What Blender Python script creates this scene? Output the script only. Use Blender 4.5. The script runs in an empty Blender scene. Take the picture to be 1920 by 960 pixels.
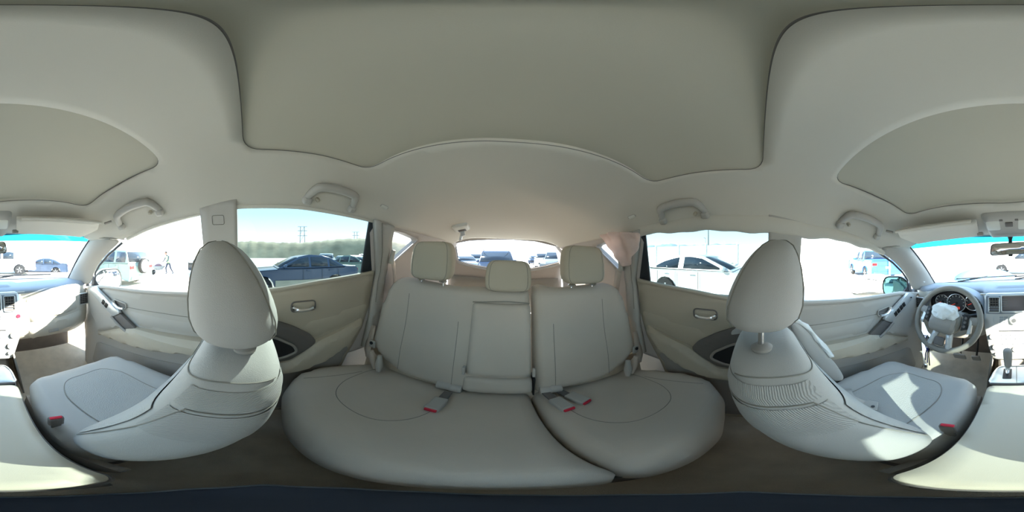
import bpy, bmesh, math, random
import numpy as np
from mathutils import Vector, Matrix
from mathutils.geometry import delaunay_2d_cdt
random.seed(7); rng = np.random.default_rng(7)
PI = math.pi
SC = bpy.context.scene
COL = SC.collection

# ------------------------------------------------------------------ camera
# car frame: +X passenger side (right), +Y to the windscreen, +Z up; the lens is at (CX, 0, 0)
CX = 0.024
def rot(yaw, pit, rol):
    c, s = math.cos, math.sin
    Z = np.array([[c(yaw), -s(yaw), 0], [s(yaw), c(yaw), 0], [0, 0, 1]])
    X = np.array([[1, 0, 0], [0, c(pit), -s(pit)], [0, s(pit), c(pit)]])
    Y = np.array([[c(rol), 0, s(rol)], [0, 1, 0], [-s(rol), 0, c(rol)]])
    return Z @ X @ Y
CAMR = rot(math.radians(-3.05), math.radians(-0.32), math.radians(2.05))
cam = bpy.data.cameras.new('camera'); cam.type = 'PANO'
try: cam.cycles.panorama_type = 'EQUIRECTANGULAR'
except Exception: cam.panorama_type = 'EQUIRECTANGULAR'
cam.clip_start = 0.01; cam.clip_end = 3000
camo = bpy.data.objects.new('camera', cam); COL.objects.link(camo)
camo.matrix_world = Matrix.Translation((CX, 0, 0)) @ Matrix(CAMR.tolist()).to_4x4() @ Matrix.Rotation(PI, 4, 'Z') @ Matrix.Rotation(PI/2, 4, 'X')
SC.camera = camo

# ------------------------------------------------------------------ sky, sun, exposure
SUN_DIR = Vector((0.70, -0.60, 0.508)).normalized()
w = bpy.data.worlds.new('sky'); SC.world = w; w.use_nodes = True
nt = w.node_tree; nt.nodes.clear()
wo = nt.nodes.new('ShaderNodeOutputWorld'); bg = nt.nodes.new('ShaderNodeBackground')
tc = nt.nodes.new('ShaderNodeTexCoord'); sp = nt.nodes.new('ShaderNodeSeparateXYZ'); cr = nt.nodes.new('ShaderNodeValToRGB')
nt.links.new(tc.outputs['Generated'], sp.inputs[0]); nt.links.new(sp.outputs['Z'], cr.inputs[0])
cr.color_ramp.elements[0].position = 0.0; cr.color_ramp.elements[0].color = (1.0, 1.0, 1.0, 1)
cr.color_ramp.elements[1].position = 0.55; cr.color_ramp.elements[1].color = (0.40, 0.60, 0.85, 1)
e_ = cr.color_ramp.elements.new(0.10); e_.color = (0.92, 0.97, 1.0, 1)
e_ = cr.color_ramp.elements.new(0.22); e_.color = (0.62, 0.85, 1.0, 1)
nt.links.new(cr.outputs[0], bg.inputs[0]); bg.inputs[1].default_value = 1.7
nt.links.new(bg.outputs[0], wo.inputs[0])
sl = bpy.data.lights.new('sun', 'SUN'); sl.energy = 11.0; sl.angle = math.radians(0.6); sl.color = (1.0, 0.93, 0.80)
so = bpy.data.objects.new('sun', sl); COL.objects.link(so)
so.rotation_euler = SUN_DIR.to_track_quat('Z', 'Y').to_euler(); so.location = (8, -5, 8)
vs = SC.view_settings
vs.view_transform = 'Standard'; vs.look = 'None'; vs.gamma = 1.0; vs.use_curve_mapping = False
vs.exposure = 1.82
SC.cycles.max_bounces = 14; SC.cycles.diffuse_bounces = 8; SC.cycles.transparent_max_bounces = 24
SC.cycles.sample_clamp_indirect = 6.0

# ------------------------------------------------------------------ pixel helpers
def dirp(px, py):
    t = (px-960)/1920*2*PI; e = (480-py)/960*PI
    return np.array([-math.sin(t)*math.cos(e), -math.cos(t)*math.cos(e), math.sin(e)])
def at(px, py, X=None, Y=None, Z=None):
    v = CAMR @ dirp(px, py)
    if X is not None: t = (X-CX)/v[0]
    elif Y is not None: t = Y/v[1]
    else: t = Z/v[2]
    return Vector((CX+t*v[0], t*v[1], t*v[2]))
EYE = 1.42                                   # lens above the lot's ground
def lot(px, py, dist=None):
    "point on the lot (photo-level frame) seen at a pixel, or at a given distance along its bearing"
    d = dirp(px, py)
    if dist is None: dist = -EYE/d[2]*math.hypot(d[0], d[1])
    h = math.hypot(d[0], d[1])
    return (d[0]/h*dist, d[1]/h*dist)
def ext_matrix(x, y, z, heading):
    R4 = Matrix(CAMR.tolist()).to_4x4()
    return Matrix.Translation((CX, 0, 0)) @ R4 @ Matrix.Translation((x, y, z-EYE)) @ Matrix.Rotation(heading, 4, 'Z')

# ------------------------------------------------------------------ materials
def lin(r, g=None, b=None):
    if g is None: g = b = r
    return tuple((c/255/12.92 if c/255 <= .04045 else ((c/255+.055)/1.055)**2.4) for c in (r, g, b))
MATS = {}
def mat(name, col, rough=0.6, metal=0.0, bump=None, scale=200, strength=0.2, var=0.0, vscale=6, emit=None, coat=0, spec=None):
    m = bpy.data.materials.new(name); m.use_nodes = True; n = m.node_tree.nodes; L = m.node_tree.links
    p = n['Principled BSDF']; p.inputs['Base Color'].default_value = (*col, 1); p.inputs['Roughness'].default_value = rough
    p.inputs['Metallic'].default_value = metal
    if coat: p.inputs['Coat Weight'].default_value = coat
    if spec is not None: p.inputs['Specular IOR Level'].default_value = spec
    t = n.new('ShaderNodeTexCoord')
    if var:
        nz = n.new('ShaderNodeTexNoise'); nz.inputs['Scale'].default_value = vscale; nz.inputs['Detail'].default_value = 6
        L.new(t.outputs['Object'], nz.inputs['Vector'])
        r = n.new('ShaderNodeValToRGB')
        r.color_ramp.elements[0].position = .3; r.color_ramp.elements[1].position = .7
        r.color_ramp.elements[0].color = (*[c*(1-var) for c in col], 1); r.color_ramp.elements[1].color = (*[min(1, c*(1+var)) for c in col], 1)
        L.new(nz.outputs['Fac'], r.inputs[0]); L.new(r.outputs[0], p.inputs['Base Color'])
    if bump:
        b = n.new('ShaderNodeBump'); b.inputs['Strength'].default_value = strength; b.inputs['Distance'].default_value = 0.002
        if bump == 'noise':
            x = n.new('ShaderNodeTexNoise'); x.inputs['Scale'].default_value = scale; x.inputs['Detail'].default_value = 4; o = x.outputs['Fac']
        elif bump == 'knit':
            x = n.new('ShaderNodeTexVoronoi'); x.inputs['Scale'].default_value = scale; o = x.outputs['Distance']
        elif bump == 'rib':
            x = n.new('ShaderNodeTexWave'); x.inputs['Scale'].default_value = scale; x.inputs['Distortion'].default_value = 1.5; x.bands_direction = 'DIAGONAL'; o = x.outputs['Fac']
        L.new(t.outputs['Object'], x.inputs['Vector']); L.new(o, b.inputs['Height']); L.new(b.outputs[0], p.inputs['Normal'])
    if emit:
        p.inputs['Emission Color'].default_value = (*emit[0], 1); p.inputs['Emission Strength'].default_value = emit[1]
    MATS[name] = m; return m
def glass(name, tint, gloss=0.05):
    m = bpy.data.materials.new(name); m.use_nodes = True; n = m.node_tree.nodes; L = m.node_tree.links
    n.remove(n['Principled BSDF']); out = n['Material Output']
    t = n.new('ShaderNodeBsdfTransparent'); t.inputs[0].default_value = (*tint, 1)
    g = n.new('ShaderNodeBsdfGlossy'); g.inputs['Roughness'].default_value = 0.03
    mx = n.new('ShaderNodeMixShader'); mx.inputs[0].default_value = gloss
    L.new(t.outputs[0], mx.inputs[1]); L.new(g.outputs[0], mx.inputs[2]); L.new(mx.outputs[0], out.inputs[0])
    MATS[name] = m; return m

mat('headliner', lin(204, 199, 188), .95, bump='noise', scale=900, strength=.08)
mat('shade_fabric', lin(188, 183, 168), .95, bump='noise', scale=900, strength=.06)
mat('trim', lin(176, 172, 165), .65, bump='noise', scale=700, strength=.1)
mat('trim_warm', lin(180, 171, 154), .65, bump='noise', scale=700, strength=.1)
mat('trim_grey', lin(146, 142, 136), .7, bump='noise', scale=700, strength=.1)
mat('trim_mauve', lin(182, 174, 168), .7, bump='noise', scale=700, strength=.1)
mat('trim_dark', lin(104, 100, 97), .6, bump='noise', scale=700, strength=.1)
mat('cloth', lin(172, 171, 167), .95, bump='noise', scale=600, strength=.25, var=.03, vscale=5)
mat('cloth_knit', lin(168, 168, 164), .95, bump='knit', scale=260, strength=.6, var=.03, vscale=5)
mat('cloth_rib', lin(168, 167, 163), .95, bump='rib', scale=170, strength=.5)
mat('lid_vinyl', lin(192, 185, 168), .42, bump='noise', scale=800, strength=.1)
mat('wheel_grey', lin(130, 126, 118), .55, bump='noise', scale=800, strength=.1)
mat('cloth_rear', lin(188, 180, 168), .95, bump='noise', scale=600, strength=.2, var=.04, vscale=4)
mat('cloth_warm', lin(184, 176, 158), .95, bump='noise', scale=600, strength=.2)
mat('seam', lin(138, 135, 127), .9)
mat('carpet', lin(192, 180, 162), 1.0, bump='noise', scale=500, strength=.8, var=.12, vscale=14)
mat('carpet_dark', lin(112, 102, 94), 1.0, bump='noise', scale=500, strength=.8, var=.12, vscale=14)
mat('dash_light', lin(196, 191, 180), .6, bump='noise', scale=800, strength=.12)
mat('dash_sky_tint', lin(140, 146, 154), .7, bump='noise', scale=800, strength=.12)  # blue of the sky light on the grey dash put into its colour
mat('silver', lin(205, 208, 208), .35, .4)
mat('chrome', (.95, .96, .98), .2, 1.0)
mat('steel', (.6, .6, .6), .3, 1.0)
mat('black', lin(28, 28, 30), .5)
mat('black_gloss', lin(18, 19, 22), .12)
mat('dark_rubber', lin(38, 44, 50), .6)
mat('navy_pad', lin(80, 88, 106), .7, bump='noise', scale=60, strength=.3, var=.12, vscale=9)
mat('piping', lin(150, 160, 172), .6)
mat('red', lin(200, 32, 60), .5)
mat('red_dial', lin(210, 70, 60), .5, emit=((.9, .1, .05), .12))
mat('dial_face', lin(60, 58, 60), .4)
mat('screen', lin(112, 104, 104), .25)
mat('button', lin(160, 166, 172), .5)
mat('mark', lin(120, 120, 120), .6)
mat('airbag_pink', lin(248, 232, 226), .95, bump='noise', scale=300, strength=.3, var=.05, vscale=12)
_m = MATS['airbag_pink']; _n = _m.node_tree.nodes; _tr = _n.new('ShaderNodeBsdfTranslucent'); _tr.inputs[0].default_value = (*lin(250, 232, 224), 1); _mx = _n.new('ShaderNodeMixShader'); _mx.inputs[0].default_value = .45
_m.node_tree.links.new(_n['Principled BSDF'].outputs[0], _mx.inputs[1]); _m.node_tree.links.new(_tr.outputs[0], _mx.inputs[2]); _m.node_tree.links.new(_mx.outputs[0], _n['Material Output'].inputs[0])
mat('airbag_white', lin(222, 224, 222), .95, bump='noise', scale=60, strength=.7)
mat('belt', lin(188, 176, 164), .8, bump='rib', scale=300, strength=.3)
mat('belt_grey', lin(168, 166, 160), .8, bump='rib', scale=300, strength=.3)
mat('blue_wire', lin(35, 45, 130), .5)
mat('mirror', (.82, .86, .88), .02, 1.0)
mat('mirror_teal_reflection', (.10, .22, .22), .03, 1.0)  # dark teal reflection put into the glass colour of the driver side mirror
mat('lens', lin(214, 214, 205), .4)
glass('glass_clear', (.86, .89, .89), .04)
glass('glass_privacy', (.19, .24, .25), .04)
glass('glass_rear', (.50, .51, .53), .04)
glass('tint_band', (.02, .42, .60), .04)

# ------------------------------------------------------------------ object helpers
ORG = {}
def props(o, label=None, cat=None, group=None, kind=None):
    if label: o['label'] = label
    if cat: o['category'] = cat
    if group: o['group'] = group
    if kind: o['kind'] = kind
    return o
def thing(name, label, cat, loc=(0, 0, 0), group=None):
    o = bpy.data.objects.new(name, None); COL.objects.link(o); o.location = loc; o.empty_display_size = .05
    ORG[o.name] = Vector(loc); return props(o, label, cat, group)
class MB:
    def __init__(s): s.v = []; s.f = []
    def add(s, v, f):
        k = len(s.v); s.v += [tuple(p) for p in v]; s.f += [tuple(i+k for i in q) for q in f]; return s
    def box(s, c, d, R=None):
        c = Vector(c); P = []
        for x in (-.5, .5):
            for y in (-.5, .5):
                for z in (-.5, .5):
                    p = Vector((x*d[0], y*d[1], z*d[2]))
                    P.append(c + (R @ p if R else p))
        return s.add(P, [(0, 1, 3, 2), (4, 6, 7, 5), (0, 4, 5, 1), (2, 3, 7, 6), (0, 2, 6, 4), (1, 5, 7, 3)])
    def loft(s, rings, cap=True, closed=True):
        n = len(rings[0]); V = [p for r in rings for p in r]; F = []
        for i in range(len(rings)-1):
            for j in range(n if closed else n-1):
                a = i*n+j; b = i*n+(j+1) % n; F.append((a, b, b+n, a+n))
        if cap and closed:
            F.append(tuple(range(n-1, -1, -1))); F.append(tuple(range((len(rings)-1)*n, len(rings)*n)))
        return s.add(V, F)
    def tube(s, path, r, n=8, closed=False, flat=1.0):
        P = [Vector(p) for p in path]; m = len(P); rr = r if isinstance(r, (list, tuple)) else [r]*m; rings = []
        up = Vector((0, 0, 1)); prev = None
        for i, p in enumerate(P):
            if closed: t = P[(i+1) % m]-P[i-1]
            else: t = P[min(i+1, m-1)]-P[max(i-1, 0)]
            t.normalize()
            if prev is None:
                a = t.cross(up); a = t.cross(Vector((1, 0, 0))) if a.length < .1 else a
            else: a = prev - t*prev.dot(t)
            a.normalize(); b = t.cross(a); prev = a
            rings.append([p + a*math.cos(q)*rr[i] + b*math.sin(q)*rr[i]*flat for q in [2*PI*k/n for k in range(n)]])
        if closed: rings.append(rings[0]); return s.loft(rings, cap=False)
        return s.loft(rings)
    def lathe(s, prof, o=(0, 0, 0), axis=(0, 0, 1), n=20):
        z = Vector(axis).normalized(); x = z.orthogonal().normalized(); y = z.cross(x); o = Vector(o)
        return s.loft([[o + z*h + (x*math.cos(q)+y*math.sin(q))*r for q in [2*PI*k/n for k in range(n)]] for r, h in prof])
    def prism(s, poly, vec):
        poly = [Vector(p) for p in poly]; vec = Vector(vec); return s.loft([poly, [p+vec for p in poly]])
    def grid(s, rows): return s.loft(rows, cap=False, closed=False)
    def build(s, name, m, parent=None, smooth=True, angle=42, bevel=0, seg=2, sub=0, thick=0, label=None, cat=None, group=None, kind=None):
        me = bpy.data.meshes.new(name); o = bpy.data.objects.new(name, me); COL.objects.link(o)
        org = ORG.get(parent.name, Vector()) if parent else Vector()
        me.from_pydata([tuple(Vector(p)-org) for p in s.v], [], s.f); me.update()
        bm = bmesh.new(); bm.from_mesh(me); bmesh.ops.recalc_face_normals(bm, faces=bm.faces); bm.to_mesh(me); bm.free()
        me.materials.append(MATS[m])
        if smooth:
            me.polygons.foreach_set('use_smooth', [True]*len(me.polygons)); me.set_sharp_from_angle(angle=math.radians(angle))
        if thick:
            q = o.modifiers.new('solid', 'SOLIDIFY'); q.thickness = thick; q.offset = 0
        if bevel:
            q = o.modifiers.new('bevel', 'BEVEL'); q.width = bevel; q.segments = seg; q.limit_method = 'ANGLE'; q.angle_limit = math.radians(35)
        if sub:
            q = o.modifiers.new('sub', 'SUBSURF'); q.levels = sub; q.render_levels = sub
        if parent: o.parent = parent
        ORG[o.name] = org
        return props(o, label, cat, group, kind)
def resample(poly, step, closed=True):
    P = [np.array(p, float) for p in poly]; out = []
    n = len(P); rng_ = range(n) if closed else range(n-1)
    for i in rng_:
        a, b = P[i], P[(i+1) % n]; k = max(1, int(np.linalg.norm(b-a)/step))
        out += [a+(b-a)*t/k for t in range(k)]
    if not closed: out.append(P[-1])
    return np.array(out)
def smooth_poly(poly, r, n=5):
    "rounded corners, radius limited per corner"
    P = [np.array(p, float) for p in poly]; out = []; m = len(P)
    for i in range(m):
        a, b, c = P[i-1], P[i], P[(i+1) % m]; rr = min(r, .45*np.linalg.norm(a-b), .45*np.linalg.norm(c-b))
        p = b+(a-b)/np.linalg.norm(a-b)*rr; q = b+(c-b)/np.linalg.norm(c-b)*rr
        for k in range(n+1):
            t = k/n; out.append((1-t)**2*p+2*t*(1-t)*b+t*t*q)
    return out
def inside(pts, poly):
    x, y = pts[:, 0], pts[:, 1]; r = np.zeros(len(pts), bool); n = len(poly)
    for i in range(n):
        x1, y1 = poly[i]; x2, y2 = poly[(i+1) % n]
        if y1 == y2: continue
        c = ((y1 > y) != (y2 > y)) & (x < (x2-x1)*(y-y1)/(y2-y1)+x1); r ^= c
    return r
def dist_poly(pts, poly):
    best = np.full(len(pts), 1e9); n = len(poly)
    for i in range(n):
        a = np.array(poly[i]); b = np.array(poly[(i+1) % n]); ab = b-a; L = max(ab @ ab, 1e-12)
        t = np.clip(((pts-a) @ ab)/L, 0, 1); best = np.minimum(best, np.linalg.norm(pts-(a+t[:, None]*ab), axis=1))
    return best
def tri2d(outline, holes=(), step=.03):
    O = resample(outline, step); H = [resample(h, step) for h in holes]
    lo, hi = O.min(0), O.max(0)
    gx, gy = np.meshgrid(np.arange(lo[0]+step/2, hi[0], step), np.arange(lo[1]+step/2, hi[1], step)); G = np.stack([gx.ravel(), gy.ravel()], 1)
    if len(G):
        k = inside(G, O) & (dist_poly(G, O) > step*.45)
        for h in H: k &= ~inside(G, h) & (dist_poly(G, h) > step*.45)
        G = G[k]
    V = list(map(tuple, O)); E = [(i, (i+1) % len(O)) for i in range(len(O))]
    for h in H:
        k = len(V); V += list(map(tuple, h)); E += [(k+i, k+(i+1) % len(h)) for i in range(len(h))]
    V += list(map(tuple, G))
    r = delaunay_2d_cdt([Vector(v) for v in V], E, [], 0, 1e-6)
    vv = np.array([tuple(p) for p in r[0]]); F = [tuple(f) for f in r[2]]
    C = np.array([vv[list(f)].mean(0) for f in F]); k = inside(C, O)
    for h in H: k &= ~inside(C, h)
    return vv, [f for f, q in zip(F, k) if q], O, H
def patch(outline, fmap, holes=(), step=.03):
    vv, F, _, _ = tri2d(outline, holes, step); return MB().add([fmap(*p) for p in vv], F)
def pillow(outline, hfun, fmap, base, er=.03, step=.025):
    "padded shape: outline in (u,v), top height hfun(u,v) rolled off over er at the rim, sides down to base"
    vv, F, O, _ = tri2d(outline, (), step)
    # extra rim rings for a clean roll-off
    d = dist_poly(vv, O); k = np.clip(d/er, 0, 1); drop = er*(1-np.sqrt(1-(1-k)**2))
    P = [fmap(u, v, hfun(u, v)-dr) for (u, v), dr in zip(vv, drop)]
    mb = MB().add(P, F)
    edges = {}
    for f in F:
        for a, b in zip(f, f[1:]+f[:1]):
            key = (min(a, b), max(a, b)); edges[key] = edges.get(key, 0)+1
    for (a, b), c in edges.items():
        if c == 1:
            mb.add([P[a], P[b], fmap(*vv[b], base), fmap(*vv[a], base)], [(0, 1, 2, 3)])
    return mb
def weld(o, d=1e-4):
    bm = bmesh.new(); bm.from_mesh(o.data); bmesh.ops.remove_doubles(bm, verts=bm.verts, dist=d); bmesh.ops.recalc_face_normals(bm, faces=bm.faces); bm.to_mesh(o.data); bm.free()
    o.data.polygons.foreach_set('use_smooth', [True]*len(o.data.polygons)); o.data.set_sharp_from_angle(angle=math.radians(60)); return o
def rrect(u0, u1, v0, v1, r, n=6): return smooth_poly([(u0, v0), (u1, v0), (u1, v1), (u0, v1)], r, n)
def spline(pts, n):
    P = [np.array(p, float) for p in pts]; P = [2*P[0]-P[1]]+P+[2*P[-1]-P[-2]]; out = []
    for q in np.linspace(0, len(P)-3-1e-9, n):
        i = int(q); t = q-i; a, b, c, d = P[i:i+4]
        out.append(.5*(2*b+(c-a)*t+(2*a-5*b+4*c-d)*t*t+(3*b-a-3*c+d)*t**3))
    return out
def interp(tab, x):
    xs = [t[0] for t in tab]; return float(np.interp(x, xs, [t[1] for t in tab]))
def copy_tree(o, parent=None):
    c = o.copy(); COL.objects.link(c); c.parent = parent
    if parent: c.matrix_parent_inverse = o.matrix_parent_inverse.copy()
    for ch in list(o.children): copy_tree(ch, c)
    return c

# ================================================================== THE CAR'S SHELL
SILL = [(-.70, -.112), (-.59, -.124), (-.32, -.147), (-.14, -.172), (.2, -.198), (.5, -.22), (.85, -.238), (1.1, -.29)]
def zs(y): return interp(SILL, y)
TOP = [(-1.62, .10), (-1.2, .128), (-.9, .142), (-.54, .156), (-.19, .166), (.04, .158), (.17, .140), (.35, .112), (.44, .094), (.61, .046), (.75, -.02), (.86, -.088), (.92, -.14), (.985, -.25)]
def zt(y): return interp(TOP, y)
def fs(y, z):
    "inner side surface of the cabin: distance from the middle"
    x = .715-.32*(z+.16) if z > -.16 else interp([(-1.05, .66), (-.75, .715), (-.45, .735), (-.3, .732), (-.16, .715)], z)
    if y < -.6: x -= .13*(-y-.6)**1.2
    if y > .75: x -= .10*(y-.75)**1.5
    return x
def side(s, off=0.0): return lambda y, z: (s*(fs(y, z)-off), y, z)

# ---- ceiling: lofted headliner with two openings for the sunroof shades
ROOF_Z = [(-1.62, .170), (-1.45, .200), (-1.25, .240), (-.9, .305), (-.5, .342), (-.2, .348), (.1, .340), (.3, .318), (.5, .275), (.65, .222), (.75, .176), (.85, .132), (.93, .095)]
EDGE_Z = [(-1.62, .10), (-1.2, .128), (-.9, .142), (-.54, .156), (-.19, .166), (.04, .158), (.17, .140), (.35, .112), (.44, .096), (.57, .066), (.70, .062), (.80, .07), (.93, .08)]
EDGE_X = [(-1.62, .50), (-1.2, .555), (-.9, .587), (-.54, .612), (.2, .616), (.35, .628), (.44, .632), (.57, .632), (.70, .60), (.80, .585), (.93, .57)]
def roof(x, y):
    zc, ze, xe = interp(ROOF_Z, y), interp(EDGE_Z, y), interp(EDGE_X, y); u = min(1, abs(x)/xe)
    return zc-(zc-ze)*(0.15*u**2+.85*u**5)
def header_y(x): return .80+.10*(1-(x/.585)**2)
def roofmap(u, y, up=0.0):
    xe = interp(EDGE_X, y); x = u*xe; return (x, y, roof(x, y)+up)
def rear_y(x): return -1.50-.09*(1-(x/.53)**2)
ys_ = [t/40*(.80+1.5)-1.5 for t in range(41)]
outl = [(1, y) for y in ys_] + [(u, header_y(u*.585)) for u in np.linspace(1, -1, 25)[1:-1]] + [(-1, y) for y in reversed(ys_)] + [(u, rear_y(u*.53)) for u in np.linspace(-1, 1, 21)[1:-1]]
def uvpoly(poly): return [(x/interp(EDGE_X, y), y) for x, y in poly]
def pxroof(pts):
    out = []
    for px, py in pts:
        v = CAMR @ dirp(px, py); t = .15
        while t < 2:
            x, y, z = CX+t*v[0], t*v[1], t*v[2]
            if z > roof(x, y): break
            t += .002
        out.append((x, y))
    return out
def sym(pr, pl): return [((a[0]-b[0])/2, (a[1]+b[1])/2) for a, b in zip(pr, pl)]
fr_r, fr_l = pxroof([(305, 306), (165, 389)]), pxroof([(1558, 342), (1708, 405)])
(a1, b1), (a2, b2) = sym(fr_r, fr_l)
front_hole = smooth_poly([(a1, b1), (a2, b2), (0, b2+.055), (-a2, b2), (-a1, b1), (0, b1+.01)], .05, 6)
rr_r, rr_l = pxroof([(460, 274), (690, 318)]), pxroof([(1421, 325), (1215, 345)])
(c1, d1), (c2, d2) = sym(rr_r, rr_l)
rear_hole = smooth_poly([(c1, .012), (c2, d2), (0, d2-.035), (-c2, d2), (-c1, .012)], .05, 6)
ceil = patch(outl, roofmap, [uvpoly(front_hole), uvpoly(rear_hole)], .028).build('ceiling', 'headliner', thick=.006)
props(ceil, 'pale grey fabric headliner with two large sunroof shade openings', kind='structure')
for nm, hole, lb in (('sunroof_shade', front_hole, 'closed beige front sunroof shade'), ('sunroof_shade', rear_hole, 'closed beige rear roof shade above the back bench')):
    H = resample(hole, .02)
    mb = patch([tuple(h*1.015) for h in H], lambda x, y: (x, y, roof(x, y)+.014-.012*(x/.45)**2), (), .03)
    sh = mb.build(nm, 'shade_fabric', ceil, label=lb)
    n = len(H); rim = MB()
    ring0 = [Vector((h[0], h[1], roof(*h)-.001)) for h in H]; ring1 = [Vector((h[0]*1.012, h[1]*1.0, roof(*h)+.022)) for h in H]
    rim.loft([[a, b] for a, b in zip(ring0+ring0[:1], ring1+ring1[:1])], cap=False, closed=False)
    rim.build('opening_lip', 'headliner', ceil)
    MB().tube([p+Vector((0, 0, .001)) for p in ring0], .0016, 6, closed=True).build('gap_seal', 'trim_dark', ceil)
# crease bands in the rear headliner
for yy, amp in ((-.86, .0),):
    MB().tube([(x, yy-.05*(1-(x/.5)**2)+.05, roof(x, yy-.05*(1-(x/.5)**2)+.05)-.001) for x in np.linspace(-.5, .5, 30)], .003, 6, flat=.5).build('crease', 'headliner', ceil)
# outer roof skin, so that the sun cannot shine through the lining
skin = MB().grid([[(x*1.06, y, roof(x, y)+.05) for x in np.linspace(-interp(EDGE_X, y)-.02, interp(EDGE_X, y)+.02, 15)] for y in np.linspace(-1.6, .86, 30)]).build('trim_1', 'trim_grey', thick=.004)
props(skin, 'outer roof skin of the car above the headliner', kind='structure')

# ---- floor
fl = MB().grid([[(x, y, interp([(-1.7, -.62), (-.66, -.62), (-.60, -.97), (.95, -.99), (1.25, -.80), (1.5, -.6)], y) + (.10*math.exp(-(x/.11)**4) if -.6 < y < 1.1 else 0)) for x in np.linspace(-.72, .72, 37)] for y in [-1.7, -1.2, -.8, -.67, -.62, -.55, -.4, -.2, 0, .2, .4, .6, .8, .95, 1.05, 1.15, 1.25, 1.35, 1.5]]).build('floor', 'carpet')
props(fl, 'brown grey carpeted car floor with raised centre tunnel', kind='structure')
und = MB().box((0, .0, -1.12), (1.5, 3.0, .02)).build('trim_2', 'black'); props(und, 'underside of the car below the carpet', kind='structure')

# ---- doors
def crease(pts, f, r=.0018, m='seam', parent=None, name='seam_line'):
    P = resample(pts, .02, closed=False); return MB().tube([f(*p) for p in P], r, 6).build(name, m, parent)
def rods(parent, name, m, pts, r): return MB().tube(pts, r, 10).build(name, m, parent)
def door_front(s, n, label, left):
    f = side(s)
    ysl = [.10, .3, .5, .7, .85, .95, 1.08]
    out = [(y, zs(y)) for y in ysl] + [(1.10, -.5), (1.02, -.98), (.10, -.98)]
    d = patch(out, f, (), .04).build('door_%d' % n, 'trim', thick=.012); props(d, label, kind='structure')
    # rounded top roll of the sill
    MB().tube([Vector(side(s, .004)(y, zs(y))) for y in np.linspace(.10, 1.06, 24)], .014, 8).build('sill_roll', 'trim', d)
    crease([(.10, -.325), (.4, -.328), (.72, -.345)], side(s, .007), parent=d)
    # padded lower insert
    pillow(smooth_poly([(.12, -.335), (.66, -.352), (.58, -.45), (.12, -.44)], .02, 3), lambda u, v: .012, lambda u, v, h: side(s, h)(u, v), 0, .012, .03).build('insert_panel', 'trim', d)
    # armrest
    arm = smooth_poly([(.11, -.43), (.30, -.437), (.60, -.455), (.68, -.49), (.93, -.60), (.92, -.635), (.62, -.59), (.27, -.525), (.11, -.52)], .02, 4)
    pillow(arm, lambda u, v: interp([(.1, .085), (.5, .075), (.7, .05), (.95, .025)], u), lambda u, v, h: side(s, h)(u, v), 0, .03, .02).build('armrest', 'trim_warm', d)
    # slanted grip strip with the switches
    pc = pillow(smooth_poly([(.60, -.455), (.95, -.245), (1.03, -.26), (1.02, -.40), (.90, -.60), (.68, -.49)], .02, 4), lambda u, v: .035, lambda u, v, h: side(s, h)(u, v), 0, .02, .025).build('grip_panel', 'trim', d)
    sw = smooth_poly([(.905, -.238), (.975, -.272), (.745, -.420), (.675, -.380)], .012, 3)
    plate = pillow(sw, lambda u, v: .050, lambda u, v, h: side(s, h)(u, v), .02, .006, .02).build('switch_plate', 'silver', d)
    ax = Vector((-.20, -.12)).normalized()
    for k in range(4 if left else 2):
        u = .80+(.020 if left else 0)-.026*(k-(1 if left else .5))*1.0; v = -.342+(.020 if left else 0)*.6-.026*.6*(k-(1 if left else .5))
        nrm = Vector((-.51, .86))
        q = [(u+ax.x*a*.012+nrm.x*b*.016, v+ax.y*a*.012+nrm.y*b*.016) for a, b in ((-1, -1), (1, -1), (1, 1), (-1, 1))]
        pillow(q, lambda a, b: .056, lambda a, b, h: side(s, h)(a, b), .045, .003, .01).build('window_switch', 'black', plate)
    if left: MB().lathe([(.004, 0), (.006, .004), (.004, .008)], side(s, .052)(.915, -.275), (-s, 0, 0), 10).build('mirror_knob', 'black', plate)
    pk = smooth_poly([(.678, -.384), (.748, -.424), (.625, -.492), (.565, -.452)], .008, 3)
    pillow(pk, lambda u, v: .041, lambda u, v, h: side(s, h)(u, v), .02, .004, .02).build('pull_pocket', 'trim_dark', d)
    MB().tube([side(s, .05)(*p) for p in resample([(.745, -.418), (.68, -.462), (.615, -.49)], .02, closed=False)], .008, 8).build('grip_edge', 'trim_grey', d)
    # release handle
    hz = smooth_poly([(.648, -.312), (.75, -.300), (.765, -.335), (.735, -.365), (.665, -.368), (.642, -.345)], .02, 4)
    bz = pillow(hz, lambda u, v: .008, lambda u, v, h: side(s, h)(u, v), 0, .006, .015).build('handle_bezel', 'trim_dark', d)
    MB().tube([side(s, .014)(*p) for p in smooth_poly([(.65, -.318), (.752, -.308), (.755, -.335), (.735, -.358), (.668, -.36), (.65, -.345)], .02, 4)], .004, 8, closed=True).build('bezel_ring', 'trim', bz)
    P = [(.752, -.312), (.745, -.335), (.72, -.352), (.69, -.356), (.665, -.352)]
    MB().tube([side(s, .022)(*p) for p in resample(P, .01, closed=False)], .0105, 8).build('release_handle', 'chrome', d)
    # lower map pocket and speaker
    pillow(smooth_poly([(.15, -.62), (.60, -.66), (.93, -.70), (.95, -.90), (.15, -.93)], .04, 4), lambda u, v: .03, lambda u, v, h: side(s, h)(u, v), 0, .02, .04).build('map_pocket', 'trim_grey', d)
    # mirror sail
    patch([(.905, zs(.905)+.006), (1.0, zs(1.0)), (.965, -.17)], side(s, -.006), (), .03).build('mirror_sail', 'dark_rubber', d, thick=.008)
    crease([(.60, .048), (.75, -.022), (.86, -.09), (.93, -.15), (.955, -.255)], side(s, -.004), .007, 'dark_rubber', d, 'window_seal')
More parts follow.
